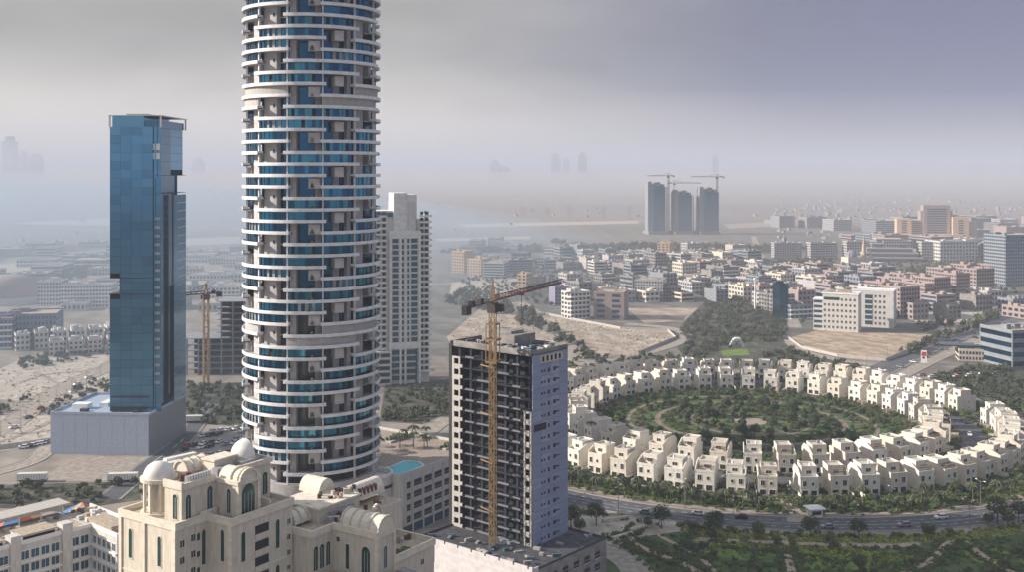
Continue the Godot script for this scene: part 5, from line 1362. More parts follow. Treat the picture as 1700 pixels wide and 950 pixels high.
var block_labels := {}
func district(called: String, group: String, where: String, x0: float, x1: float, z0: float, z1: float, dx: float, dz: float, turn: float, hmin: float, hmax: float, walls: Array, fill: float, floor_h := 3.4) -> void:
	var words := {"cream": "cream", "blue_grey": "blue grey", "white_wall": "white", "tower_wall": "greyish beige", "light_concrete": "pale grey", "pink_wall": "dusty pink", "concrete": "grey", "orange_wall": "warm orange"}
	var sorts := {}
	var z := z0
	var row := 0
	while z > z1:
		var x := x0 + R(0, dx * 0.5)
		var col := 0
		while x < x1:
			if rng.randf() < fill:
				var w := dx * R(0.45, 0.8)
				var d := dz * R(0.35, 0.6)
				var h := R(hmin, hmax)
				var wall: String = pick(walls)
				var fl := maxi(1, int(h / floor_h))
				var style: int = pick([0, 0, 2, 1, 3])
				var look: String = ["square windows", "ribbon windows", "balcony bands", "blank side"][style]
				var label := ""
				for tries in 6:
					label = "%s %s storey block, %s, %s in %s row %s" % [words[wall], ["one", "two", "three", "four", "five", "six", "seven", "eight", "nine"][mini(fl - 1, 8)], look, ordinal(col), ordinal(row), where]
					if not block_labels.has(label): break
					wall = pick(walls); style = pick([0, 0, 2, 1, 3]); look = ["square windows", "ribbon windows", "balcony bands", "blank side"][style]
				block_labels[label] = 1
				bld(called, label, "building", x, x + w, z + R(-dz, dz) * 0.12, h, d, turn + R(-4, 4), wall, pick(["window_dark", "window_blue"]), fl, maxi(3, int(w / 3.6)), group, style)
			x += dx * R(0.9, 1.25)
			col += 1
		z -= dz * R(0.9, 1.2)
		row += 1

func build_city() -> void:
	mat("pink_wall", Color(0.37, 0.295, 0.285), 0.85, 0, "soft", 9)
	mat("orange_wall", Color(0.62, 0.46, 0.32), 0.85, 0, "soft", 9)
	mat("far_edge", Color(0.05, 0.15, 0.22), 0.8)
	mat("violet_wall", Color(0.24, 0.24, 0.34), 0.8, 0, "soft", 9)
	mat("blue_grey", Color(0.25, 0.275, 0.31), 0.85, 0, "soft", 9)
	# the white L-shaped block
	var t := thing("white_office_block", "white six storey block with square windows by the orange sand plot", "building", Vector3(257, 0, -806), atan2(-15.0, 29.4))
	part("wall", MB.new().box(-26, 0, 0, 28, -14, 0).box(-33, -26, 0, 23, -12, -1), M.white_wall, t)
	part("roof", MB.new().box(-25.6, -0.4, 28, 28.1, -13.6, -0.4), M.roof_beige, t)
	part("cornice", MB.new().parapet(-26.4, 0.4, -14.4, 0.4, 28, 1.2, 0.5).box(-33.3, -26, 23, 24, -12.2, -0.8), M.parapet_white, t)
	for r in 6:
		for c in 8:
			if r == 5 and c < 4: continue
			window(t, opening_mesh(1.5, 1.7), -24.2 + c * 3.1, 2.2 + r * 4.2, 0, FRONT)
		part("window_band", MB.new().box(-32.6, -26.4, 1.8 + r * 3.8, 3.8 + r * 3.8, -1.0, -0.9), M.window_blue, t)
	part("window_band", MB.new().box(-25, -13.5, 23.4, 25.6, 0, 0.1), M.window_green, t)
	var rk := MB.new()
	for k in 12: rk.cbox(Vector3(R(-24, -2), 28.1, R(-12, -2)), Vector3(R(1.5, 4), R(1, 3), R(1.5, 3)))
	part("roof_room", rk, M.roof_beige, t)
	t = thing("white_office_block", "white block with teal window bands and a blank end behind the six storey one", "building", Vector3(283, 0, -832), atan2(-15.0, 29.4))
	part("wall", MB.new().box(-22, 9, 0, 28, -16, 0), M.white_wall, t)
	part("parapet", MB.new().parapet(-22.2, 9.2, -16.2, 0.2, 28, 1.0, 0.4), M.parapet_white, t)
	part("glazed_front", MB.new().box(-12, -6.5, 2, 26, 0, 0.2), M.window_blue, t)
	for r in 6:
		part("window_band", MB.new().box(-12.2, -6.3, 5.0 + r * 4.0, 6.0 + r * 4.0, 0.2, 0.3), M.white_wall, t)
		for c in 3: window(t, opening_mesh(1.6, 1.8), -4.2 + c * 3.2, 2.2 + r * 4.2, 0, FRONT)
	# named blocks of the middle distance
	bld("balcony_block", "pink and white block with a red stripe and a balconied end", "building", 65.9, 90.7, -878.0, 21.5, 26, -14, "pink_wall", "window_blue", 5, 2, "", 3)
	var e := bld("balcony_block", "narrow white balconied end of the pink and white block", "building", 46.0, 65.1, -881.6, 21.6, 14, 30, "white_wall", "window_dark", 6, 5, "", 2)
	for r in 2: part("red_stripe", MB.new().box(-14, -9, 16 + r * 5, 17.5 + r * 5, 0, 0.12), M.pink_wall, e)
	bld("teal_block", "dark teal windowless block behind the yellow crane's arm tip", "building", 38.2, 50.6, -968.6, 16.1, 20, 14, "violet_wall", "window_blue", 5, 4, "", 3)
	bld("narrow_block", "narrow cream block rising beside the yellow crane's arm", "building", 5.3, 14.2, -1064.0, 18.9, 16, -20, "orange_wall", "window_dark", 6, 2)
	bld("grey_block", "grey block right behind the narrow cream one", "building", 14.2, 32.0, -1107.7, 12.3, 20, -10, "concrete", "window_blue", 5, 6)
	bld("orange_block", "first orange block from the left in the far row beyond the sandy lot", "building", -72.9, -55.7, -1285.7, 25.0, 22, -28, "orange_wall", "window_blue", 7, 5, "", 3)
	bld("orange_block", "second, lower orange block in the far row beyond the sandy lot", "building", -52.4, -34.5, -1241.4, 19.3, 24, -28, "orange_wall", "window_blue", 6, 5, "", 3)
	bld("grey_block", "blue grey block with white balconies next to the orange blocks", "building", -33.0, -8.8, -1213.5, 17.5, 24, -14, "light_concrete", "window_blue", 6, 8, "", 1)
	bld("grey_block", "stepped grey block beyond the crane mast", "building", -5.7, 25.1, -1293.4, 14.4, 26, 8, "concrete", "window_blue", 5, 9, "", 1)
	bld("brown_block", "brown beige block with one sunlit orange end", "building", 113.8, 140.2, -1009.3, 18.5, 26, -16, "tower_wall", "window_blue", 6, 10)
	bld("brown_block", "low grey wing at the right of the brown beige block", "building", 140.2, 157.0, -1009.3, 11.8, 20, -8, "concrete", "window_dark", 4, 6)
	bld("yellow_block", "small yellow block in the far row left of the three hazy towers", "building", 200.8, 217.5, -1500.0, 20.8, 30, -20, "orange_wall", "window_dark", 6, 3, "", 3)
	bld("long_block", "long sand coloured wall building in the far district", "building", 207.7, 273.1, -1384.6, 6.9, 20, 2, "orange_wall", "window_blue", 2, 24, "", 1)
	for k in 5:
		bld("apartment_row", "%s of five lilac grey blocks in the row below the three hazy towers" % ordinal(k), "building", 360.0 + k * 46.0, 398.0 + k * 46.0, -1490.0 + k * 12, R(21, 27), 18, R(-6, 6), pick(["light_concrete", "tower_wall"]), "window_blue", 7, 11, "lilac grey apartment row")
	bld("teal_tower", "slim dark teal glass tower standing in the wooded park", "tower", 217.5, 224.8, -881.6, 27.4, 14, 12, "glass_deep", "glass_teal", 10, 4)
	bld("glass_block", "dark blue office block with stripes of windows at the right edge of the picture", "building", 303.1, 322.9, -660.6, 22.4, 30, 14, "blue_grey", "glass_deep", 4, 5, "", 1)
	var low := bld("school_building", "long low cream and pink building with a teal roof beside the avenue", "building", 282.5, 312.9, -683.5, 6.8, 16, -14, "cream", "window_dark", 2, 16)
	part("teal_roof", MB.new().box(-26, 0, 8.9, 9.6, -14, -1.5), M.window_green, low)
	bld("blue_tower", "blue glass tower with a white grid front at the right edge", "tower", 511.4, 549.1, -1130.9, 53.4, 34, 14, "blue_grey", "glass_blue", 15, 13)
	bld("glass_block", "pale blue office block with slim white fins before the beige hotel", "building", 561.9, 616.7, -1430.5, 27.8, 36, 10, "white_wall", "glass_blue", 6, 12)
	bld("glass_block", "dark glass block right of the pale blue office block", "building", 628.4, 652.7, -1459.5, 23.5, 34, 10, "violet_wall", "glass_deep", 6, 6)
	var pk := [[1488, 1532, 529, 478], [1532, 1552, 512, 472], [1545, 1582, 509, 462], [1582, 1614, 498, 455], [1614, 1656, 489, 447], [1654, 1676, 474, 441], [1500, 1540, 486, 462], [1460, 1492, 492, 470]]
	var pl := [313.8, 335.4, -885.2, 25.1, 360.5, 371.1, -951.5, 21.1, 372.3, 392.1, -964.3, 25.2, 412.4, 430.4, -1014.1, 24.2, 449.4, 474.1, -1058.8, 24.7, 510.5, 524.4, -1142.9, 21.0, 388.1, 411.9, -1074.6, 14.3, 353.6, 372.2, -1043.5, 12.8, 460.5, 486.5, -1167.6, 15.6, 508.5, 535.6, -1220.3, 14.9]
	for k in pl.size() / 4:
		var h: float = pl[k * 4 + 3]
		bld("pink_block", "dusty pink block with dark windows, %s of the pink row from its near end" % ordinal(k), "building", pl[k * 4], pl[k * 4 + 1], pl[k * 4 + 2], h, 24, 26, "pink_wall", "window_dark", maxi(4, int(h / 3.4)), 7, "pink apartment row", 0)
	# stepped beige hotel
	t = thing("stepped_hotel", "large stepped beige hotel with a tall middle and lower sunlit wings on the far right", "hotel", Vector3(735, 0, -1878), deg_to_rad(-12))
	part("middle", MB.new().box(-22, 22, 0, 62, -30, 0), M.pink_wall, t)
	part("upper_step", MB.new().box(-26, 26, 0, 52, -40, -4), M.pink_wall, t)
	part("left_wing", MB.new().box(-66, -42, 0, 38, -30, 2).box(-42, -22, 0, 36, -30, -2), M.orange_wall, t)
	part("right_wing", MB.new().box(24, 50, 0, 42, -26, 12).box(50, 66, 0, 34, -26, -4), M.orange_wall, t)
	part("base", MB.new().box(-70, 40, 0, 12, -30, 16), M.orange_wall, t)
	var g := MB.new()
	for r in 11: g.box(-16, 16, 14 + r * 4, 16 + r * 4, 0, 0.2)
	for r in 7: g.box(-40, -24, 12 + r * 3.4, 13.6 + r * 3.4, -2, -1.8)
	for r in 6: g.box(-58, -50, 14 + r * 3.8, 16 + r * 3.8, 2, 2.2); g.box(33, 41, 14 + r * 4.2, 16 + r * 4.2, 12, 12.2)
	stuff(part("window", g, M.window_blue, t))
	# blue violet stepped building and the gilded site beside it
	t = thing("stepped_block", "dark blue violet stepped building with long terraces in the right distance", "building", Vector3(510, 0, -1440), deg_to_rad(-8))
	for k in 5: part("terrace_storey", MB.new().box(-50 + k * 7, 34 - k * 6, k * 6.0, k * 6.0 + 4.6, -40, -k * 5.0), M.violet_wall, t)
	for k in 5: part("terrace_edge", MB.new().box(-51 + k * 7, 35 - k * 6, k * 6.0 + 4.6, k * 6.0 + 6.0, -41, -k * 5.0 + 1.5), M.light_concrete, t)
	t = thing("gilded_pavilion", "ornate pale pavilion with a gilded spire near the stepped building", "building", Vector3(440, 0, -1370), 0.3)
	part("wall", MB.new().box(-18, 18, 0, 12, -16, 0), M.cream, t)
	part("dome", MB.new().dome(Vector3(-8, 12, -8), 7, 9, 16, 6), M.violet_wall, t)
	part("spire", MB.new().cyl(Vector3(9, 12, -6), 3.5, 2.4, 12, 8).cyl(Vector3(9, 24, -6), 2.6, 0.2, 16, 8), M.orange_wall, t)
	part("turret", MB.new().cyl(Vector3(-16, 12, -2), 1.6, 0.2, 9, 8).cyl(Vector3(16, 12, -2), 1.6, 0.2, 10, 8), M.orange_wall, t)
	# three hazy towers with cranes
	for q in [["left", 258.5, 296.5, -2076.9, 99.2], ["middle", 309.2, 347.3, -2076.9, 83.1], ["right", 357.7, 396.9, -2076.9, 88.8]]:
		var w: float = (q[2] - q[1]) * 0.88; var h: float = q[4]
		t = thing("hazy_tower", "unfinished teal grey tower block in the haze, the %s one of three with cranes" % q[0], "tower", Vector3((q[1] + q[2]) / 2, 0, q[3]), 0.15)
		part("shaft", MB.new().box(-w / 2 + 9, w / 2, 0, h - 8, -34, 0), M.far_teal, t)
		part("stair_shaft", MB.new().box(-w / 2, -w / 2 + 9.5, 0, h - 2, -26, -4), M.blue_grey, t)
		part("crown_block", MB.new().box(-2, 8, h - 8, h + 1, -24, -6).box(10, w / 2 - 1, h - 8, h - 3, -20, -4).box(-w / 2 + 1, -w / 2 + 8, h - 2, h + 2, -22, -6), M.concrete, t)
		var bands := MB.new()
		for k in int(h / 4) - 2: bands.box(-w / 2 + 9, w / 2, 3.4 + k * 4.0, 4.2 + k * 4.0, 0, 0.5)
		for k in 4: bands.box(-w / 2 + 11 + k * 8.0, -w / 2 + 12.4 + k * 8.0, 0, h - 8, 0, 0.7)
		stuff(part("floor_edge", bands, M.far_edge, t))
		part("podium", MB.new().box(-w / 2 - 1, w / 2 + 2, 0, 6, -38, 4), M.blue_grey, t)
	tower_crane(Vector3(302, 0, -2095), 112, 42, 12, Vector2(-1, 0.1), "thin crane over the left one of the three hazy towers", false)
	tower_crane(Vector3(311, 0, -2080), 98, 52, 12, Vector2(1, 0.1), "thin crane between the left and middle hazy towers", false)
	tower_crane(Vector3(396, 0, -2095), 110, 52, 14, Vector2(-1, 0.05), "thin crane over the right one of the three hazy towers", false)
	# low block under construction between the glass tower and the round tower
	t = thing("unfinished_block", "grey unfinished concrete block of open floors behind the glass tower", "building", Vector3(-170, 0, -640), 0.1)
	for k in 12: part("floor_slab", MB.new().box(-22 + (0.0 if k < 6 else 18.0), 26, k * 3.6 + 3.2, k * 3.6 + 3.6, -26, 0), M.blue_grey, t)
	for k in 8: part("column", MB.new().box(-21.6 + k * 6.6, -20.8 + k * 6.6, 0, 21 if k < 3 else 43, -1.2, -0.4), M.blue_grey, t)
	part("core", MB.new().box(-18, 24, 0, 20, -24, -6).box(-2, 24, 20, 42, -24, -6), M.dark_concrete, t)
	part("lift_core", MB.new().box(12, 20, 43, 49, -20, -10), M.blue_grey, t)
	tower_crane(Vector3(-172.5, 0, -612), 51, 16, 9, Vector2(-0.85, 0.5), "orange tower crane in front of the grey unfinished block", false)
	# left side
	for k in 8:
		var lab := "white townhouse with square windows, %s of the slanting row left of the glass tower" % ordinal(k)
		var x: float = -331.0 + k * 9.4
		bld("townhouse", lab, "house", x, x + 8.6, -725.0 - k * 7.5, R(10.0, 11.5), 14, 30, "white_wall", "window_dark", 3, 3, "slanting townhouse row")
	for k in 7:
		var lab := "white townhouse half hidden by trees, %s of the front row left of the glass tower" % ordinal(k)
		var x: float = -300.0 + k * 10.5
		bld("townhouse", lab, "house", x, x + 8.6, -705.0 - k * 5.5, R(8.5, 10.5), 13, 24, "white_wall", "window_dark", 3, 3, "front townhouse row")
	bld("white_block", "long white block with balcony bands behind the townhouses on the left", "building", -394.4, -352.1, -951.5, 20.1, 24, 8, "white_wall", "window_blue", 6, 16, "", 2)
	bld("white_block", "shorter white block left of the long one with balcony bands", "building", -423.0, -402.5, -968.6, 21.5, 24, 8, "white_wall", "window_blue", 6, 8)
	bld("shaded_block", "wide blue grey block in shade at the left edge", "building", -351.2, -316.9, -752.6, 20.1, 30, 14, "violet_wall", "window_blue", 5, 14)
	bld("shaded_block", "lower blue grey block at the far left edge", "building", -370.2, -338.4, -732.2, 19.5, 30, 14, "violet_wall", "window_blue", 5, 12, "", 2)
	t = thing("arena", "pale pinkish tent shaped hall at the left edge in the haze", "building", Vector3(-470, 0, -1010), 0.2)
	part("roof", MB.new().dome(Vector3(0, 6, 0), 46, 18, 20, 5), M.pink_wall, t)
	part("wall", MB.new().cyl(Vector3.ZERO, 46, 46, 6.2, 24), M.white_wall, t)
	# districts
	district("apartment_block", "blocks of the middle district", "beyond the sandy plots", 55, 330, -1000, -1620, 29, 46, 24, 6, 17, ["light_concrete", "blue_grey", "tower_wall", "concrete", "blue_grey", "cream"], 0.62)
	district("apartment_block", "blocks beyond the sandy lot", "beyond the sandy lot", -80, 60, -1330, -1750, 32, 52, -10, 7, 20, ["light_concrete", "blue_grey", "tower_wall", "concrete"], 0.6)
	district("low_block", "pinkish low blocks behind the white office blocks", "behind white offices", 215, 430, -880, -1270, 30, 42, 22, 8, 15, ["pink_wall", "tower_wall", "concrete", "pink_wall", "blue_grey"], 0.72)
	district("apartment_block", "blocks of the right far district", "behind beige hotel", 560, 1350, -1560, -2500, 62, 105, 12, 9, 26, ["pink_wall", "blue_grey", "tower_wall", "concrete"], 0.5)
	district("low_block", "low blocks of the left far district", "left of glass tower", -760, -330, -1000, -1750, 58, 85, 8, 6, 14, ["white_wall", "light_concrete", "blue_grey"], 0.6)
	district("low_block", "low blocks between the two blue towers", "between blue towers", -400, -215, -930, -1600, 40, 75, 8, 6, 13, ["white_wall", "light_concrete"], 0.6)
	# skyline in the haze
	var sk := [[822, 838, 266, "broad"], [838, 856, 276, "stepped"], [921, 937, 254, "slim tapering"], [940, 952, 262, "needle topped"], [966, 980, 253, "tall slim"], [1186, 1196, 256, "thin"], [18, 36, 226, "very tall"], [40, 52, 250, "tall"], [-12, 4, 262, "wide"], [62, 80, 255, "blunt"], [330, 346, 262, "lone"]]
	for k in sk.size():
		var s: Array = sk[k]
		var d := 11500.0 + 900.0 * (k % 4)
		var w: float = (s[1] - s[0]) / 1800.0 * d
		var h: float = 120.0 - (s[2] - 285.0) * d / 1800.0
		t = thing("skyline_tower", "faint %s tower on the hazy skyline %s" % [s[3], "beyond the yellow crane" if s[0] > 600 and s[0] < 1000 else "at the left" if s[0] < 300 else "behind the gap beside the glass tower" if s[0] < 600 else "near the three hazy towers"], "tower", Vector3((s[0] - 850.0) / 1800.0 * d, 0, -d), R(-0.3, 0.3))
		part("shaft", MB.new().cbox(Vector3.ZERO, Vector3(w, h * R(0.8, 0.92), w)), M.blue_grey, t)
		part("top", MB.new().cbox(Vector3(0, h * 0.79, 0), Vector3(w * 0.6, h * 0.21, w * 0.6)), M.blue_grey, t)
		part("base_block", MB.new().cbox(Vector3(w, 0, 10), Vector3(w * 2, h * 0.25, w)), M.blue_grey, t)
	# what is too far to count: houses of the plain as one mass
	var hm := MB.new().box(-0.5, 0.5, 0, 1, -0.5, 0.5).box(-0.2, 0.25, 1, 1.3, -0.2, 0.2).mesh()
	scatter("distant_houses", "pale specks of far low houses spread over the hazy plain", hm, M.leaf_house, 800, func() -> Array:
		var d := pow(rng.randf(), 1.4) * 5200.0 + 1750.0
		var x := R(-0.5, 0.62) * d
		if d < 2600 and x > 0 and x < 560: d += 900
		if rng.randf() < 0.8: x = d * R(0.24, 0.62)
		var s := Vector3(R(5, 10), R(3.5, 6.5) * (1.0 if rng.randf() < 0.96 else 2.5), R(5, 10))
		return [Transform3D(Basis(Vector3.UP, R(0, 1.5)).scaled_local(s), Vector3(x, 0, -d)), pick([Color(0.30, 0.27, 0.26), Color(0.27, 0.25, 0.24), Color(0.36, 0.34, 0.33), Color(0.2, 0.2, 0.2)])])

func scatter(called: String, label: String, m: Mesh, material: Material, count: int, make: Callable) -> void:
	var mm := MultiMesh.new()
	mm.transform_format = MultiMesh.TRANSFORM_3D
	mm.use_colors = true
	mm.mesh = m
	mm.instance_count = count
	for k in count:
		var e: Array = make.call()
		mm.set_instance_transform(k, e[0]); mm.set_instance_color(k, e[1])
	var o := MultiMeshInstance3D.new()
	o.multimesh = mm; o.name = numbered(called, self); o.material_override = material
	meta(o, label, called.replace("_", " "), "", "stuff")
	add_child(o, true)

# ---- trees, palms, shrubs
func crown_mesh(r: float, h: float, clumps: int, leaves: int, size: float, base: Color, seed_: int) -> ArrayMesh:
	var g := RandomNumberGenerator.new()
	g.seed = seed_
	var b := MB.new()
	for c in clumps:
		var dir := Vector3(g.randf_range(-1, 1), g.randf_range(-0.55, 1), g.randf_range(-1, 1)).normalized()
		var ctr := Vector3(dir.x * r * g.randf_range(0.3, 0.78), h * 0.5 + dir.y * h * g.randf_range(0.2, 0.42), dir.z * r * g.randf_range(0.3, 0.78))
		var cr := r * g.randf_range(0.28, 0.46)
		var tone := base * g.randf_range(0.65, 1.85)
		for l in leaves:
			var d := Vector3(g.randfn(), g.randfn() * 0.8, g.randfn()).normalized()
			var p := ctr + d * cr * g.randf_range(0.6, 1.05)
			var nn := (d + Vector3(g.randf_range(-0.6, 0.6), g.randf_range(0, 0.8), g.randf_range(-0.6, 0.6))).normalized()
			var s := nn.cross(Vector3(g.randf_range(-1, 1), g.randf_range(-1, 1), g.randf_range(-1, 1))).normalized() * size * g.randf_range(0.6, 1.2)
			var u := s.cross(nn) * g.randf_range(0.5, 0.9)
			b.tint = tone * g.randf_range(0.75, 1.25)
			b.quad(p - s * 0.5 - u * 0.2, p + u * -0.5, p + s * 0.5 + u * 0.2, p + u * 0.5)
	return b.mesh()

func trunk_mesh(h: float, r: float, spread: float, seed_: int) -> ArrayMesh:
	var g := RandomNumberGenerator.new()
	g.seed = seed_
	var b := MB.new()
	b.cyl(Vector3.ZERO, r, r * 0.65, h * 0.55, 6)
	for k in 4:
		var a := TAU * k / 4 + g.randf()
		b.beam(Vector3(0, h * 0.45, 0), Vector3(sin(a) * spread, h * g.randf_range(0.75, 1.0), cos(a) * spread), r * 0.7)
	return b.mesh()

func palm_mesh(r: float, seed_: int) -> ArrayMesh:
	var g := RandomNumberGenerator.new()
	g.seed = seed_
	var b := MB.new()
	for k in 20:
		var a := TAU * k / 20 + g.randf_range(-0.2, 0.2)
		var lift := g.randf_range(-0.2, 1.0)
		var d := Vector3(sin(a), 0, cos(a)); var s := Vector3(cos(a), 0, -sin(a))
		var prev := Vector3.ZERO
		b.tint = Color(0.05, 0.062, 0.03) * g.randf_range(0.7, 1.5)
		for q in 4:
			var f := (q + 1) / 4.0
			var p := d * r * f + Vector3.UP * (lift * r * 0.75 * f - (0.55 + lift * 0.45) * r * f * f)
			var w0 := 0.42 * (1.0 - absf(q / 4.0 - 0.35)) ; var w1 := 0.42 * (1.0 - absf(f - 0.35)) * (0.25 if q == 3 else 1.0)
			var dn := Vector3(0, -0.28, 0)
			b.quad(prev, prev + s * w0 + dn, p + s * w1 + dn, p); b.quad(prev - s * w0 + dn, prev, p, p - s * w1 + dn)
			prev = p
	return b.mesh()

var tree_kinds: Array = []
func make_tree(k: int) -> Node3D:
	var o := Node3D.new()
	var e: Array = [
		["broad_tree", 3.6, 5.6, 2.0, Color(0.042, 0.062, 0.026)], ["broad_tree", 3.0, 5.2, 1.8, Color(0.035, 0.055, 0.03)],
		["broad_tree", 4.4, 6.4, 2.2, Color(0.05, 0.06, 0.026)], ["broad_tree", 2.4, 3.8, 1.2, Color(0.07, 0.085, 0.03)],
		["pale_tree", 2.7, 4.6, 1.6, Color(0.085, 0.085, 0.05)], ["upright_tree", 1.7, 6.6, 1.4, Color(0.035, 0.055, 0.03)],
	][k]
	o.name = e[0]
	place(trunk_mesh(e[3] + e[2] * 0.6, 0.16 + e[1] * 0.025, e[1] * 0.5, k), "trunk", M.bark, o)
	place(crown_mesh(e[1], e[2], 20, 46, 0.62, e[4], 100 + k), "crown", M.leaf, o, Transform3D(Basis(), Vector3(0, e[3], 0)))
	o.set_meta("category", "tree")
	return o

func make_palm(k: int) -> Node3D:
	var o := Node3D.new()
	o.name = "palm_tree"
	var h: float = [6.5, 8.0, 5.2][k]
	var t := MB.new()
	for q in 5: t.cyl(Vector3(0.04 * q * q * 0.3, h * q / 5.0, 0), 0.26 - q * 0.02, 0.22 - q * 0.02, h / 5.0, 7)
	part("trunk", t, M.bark, o)
	place(palm_mesh(2.9, 50 + k), "crown", M.leaf, o, Transform3D(Basis(), Vector3(0.3, h, 0)))
	o.set_meta("category", "palm tree")
	return o

func inside(p: Vector2, poly: PackedVector2Array) -> bool: return Geometry2D.is_point_in_polygon(p, poly)

func in_poly(poly: PackedVector2Array) -> Vector2:
	var lo := poly[0]; var hi := poly[0]
	for q in poly:
		lo = lo.min(q); hi = hi.max(q)
	for k in 200:
		var p := Vector2(R(lo.x, hi.x), R(lo.y, hi.y))
		if inside(p, poly): return p
	return poly[0]

func build_green() -> void:
	rng.seed = 777
	var trees: Array = []
	for k in 6: trees.append(make_tree(k))
	var palms: Array = []
	for k in 3: palms.append(make_palm(k))
	var looks := ["dark broad tree", "dull green tree", "large spreading tree", "small light green tree", "greyish pale tree", "slim upright tree"]
	var taken := {}
	# which villa a spot lies behind, counted as the villas are
	var beside := func(p: Vector2, count: int, first: float) -> String:
		var slots := count + (0.3 if count == 65 else 0.0)
		var k := int(floor(fposmod((atan2((p - RC).x, (p - RC).y) - first) / TAU * slots - (0.15 if count == 65 else 0.0), slots)))
		k = mini(k, count - 1)
		return "%s %s villa %s from the front street gap" % [ordinal(k if k < count / 2 else count - 1 - k), "outer" if count == 65 else "inner", "counterclockwise" if k < count / 2 else "clockwise"]
	var plant := func(src: Node3D, look: String, p: Vector2, where: String, group: String, s: float) -> bool:
		var label := "%s %s" % [look, where]
		if taken.has(label): return false
		taken[label] = 1
		var o := copy(src, Vector3(p.x, 0.05, p.y), R(0, TAU), label, group)
		o.scale = Vector3(s, s * R(0.9, 1.15), s)
		return true
	# belt behind the outer villas, front half
	for k in 130:
		var a := lerpf(-0.95, 1.35, (k + R(0, 0.6)) / 130.0)
		if absf(a + 0.13) < 0.045: continue
		var p := RC + Vector2(sin(a), cos(a)) * R(130.0, 139)
		var v: int = pick([0, 1, 2, 3, 4, 5])
		plant.call(trees[v], looks[v], p, "behind the " + beside.call(p, 65, -0.10), "trees in the belt behind the outer villas", R(0.45, 0.75))
	for k in 44:
		var a := lerpf(-0.9, 1.3, (k + R(0, 0.8)) / 44.0)
		if absf(a + 0.13) < 0.05: continue
		var p := RC + Vector2(sin(a), cos(a)) * R(136, 140)
		plant.call(palms[k % 3], ["tall palm", "very tall palm", "short palm"][k % 3], p, "behind the " + beside.call(p, 65, -0.10), "palms along the ring road's footpath", R(0.75, 1.0))
	for k in 90:
		var a := R(0, TAU)
		var r := sqrt(R(0.02, 1)) * 42.0
		if r > 36: r = R(48, 66)
		var p := RC + Vector2(sin(a), cos(a)) * r
		var v: int = pick([0, 1, 2, 3, 3, 5])
		plant.call(trees[v], looks[v], p, ("amid the round park, facing the " if r < 30 else "facing the ") + (beside.call(p, 42, 0.02) as String).replace("the front street gap", "gap"), "trees of the round park", R(0.6, 1.0))
	var front := PackedVector2Array([Vector2(48.0, -360.0), Vector2(68.6, -352.9), Vector2(92.5, -346.7), Vector2(125.2, -346.7), Vector2(154.9, -352.9), Vector2(171.7, -355.3), Vector2(161.8, -320.0), Vector2(58.5, -319.1)])
	for k in 52:
		var p := in_poly(front)
		var v: int = pick([0, 2, 3, 3, 4, 1])
		plant.call(trees[v], looks[v], p, "in the front park, opposite the " + (beside.call(p, 65, -0.10) as String).replace("the front street gap", "gap"), "trees of the front park", R(0.35, 0.72))
	var k2 := 0
	for p in [Vector2(19.8, -364.2), Vector2(22.4, -360.0), Vector2(66.2, -355.8), Vector2(80.7, -354.1), Vector2(112.9, -353.5), Vector2(136.2, -355.3), Vector2(28.6, -368.0), Vector2(45.9, -365.5), Vector2(50.2, -364.2), Vector2(60.0, -360.0), Vector2(97.7, -355.3), Vector2(161.5, -368.0), Vector2(165.1, -369.2), Vector2(167.2, -366.1), Vector2(172.9, -370.5)]:
		plant.call(trees[k2 % 2 * 3], "round light green tree" if k2 % 2 else "round dark tree", p, "on the ring road's park side verge, %s from the left" % ordinal(k2), "verge trees of the ring road", R(0.8, 1.2))
		k2 += 1
	# palms on the pool deck
	for k in 18:
		var q := Vector3(-36, 19.6, -355) + Vector3(0.549, 0, -0.836) * (3.0 + k * 2.4) + Vector3(-0.836, 0, -0.549) * R(17, 40)
		var o := copy(palms[k % 3], q, R(0, 6), "small palm tree on the white podium's pool deck, %s from its near end" % ordinal(k), "palms on the pool deck")
		o.scale = Vector3.ONE * R(0.6, 1.0)
	# masses nobody could count
	var lump := crown_mesh(3.2, 5.0, 12, 22, 1.0, Color(0.045, 0.06, 0.03), 900)
	var lump2 := crown_mesh(2.8, 4.6, 10, 22, 0.95, Color(0.055, 0.062, 0.036), 901)
	var shrub := crown_mesh(0.9, 1.0, 7, 18, 0.34, Color(0.06, 0.08, 0.025), 902)
	var hills := func(polys: Array, smin: float, smax: float) -> Callable:
		var areas: Array = []
		var total := 0.0
		for q in polys:
			var s := 0.0
			for i in q.size(): s += q[i].cross(q[(i + 1) % q.size()])
			total += absf(s); areas.append(total)
		return func() -> Array:
			var r := rng.randf() * total
			var i := 0
			while areas[i] < r: i += 1
			var p := in_poly(polys[i])
			var s := R(smin, smax)
			return [Transform3D(Basis(Vector3.UP, R(0, TAU)).scaled(Vector3(s, s * R(0.8, 1.2), s)), Vector3(p.x, -0.2, p.y)), Color(1, 1, 1) * R(0.7, 1.35)]
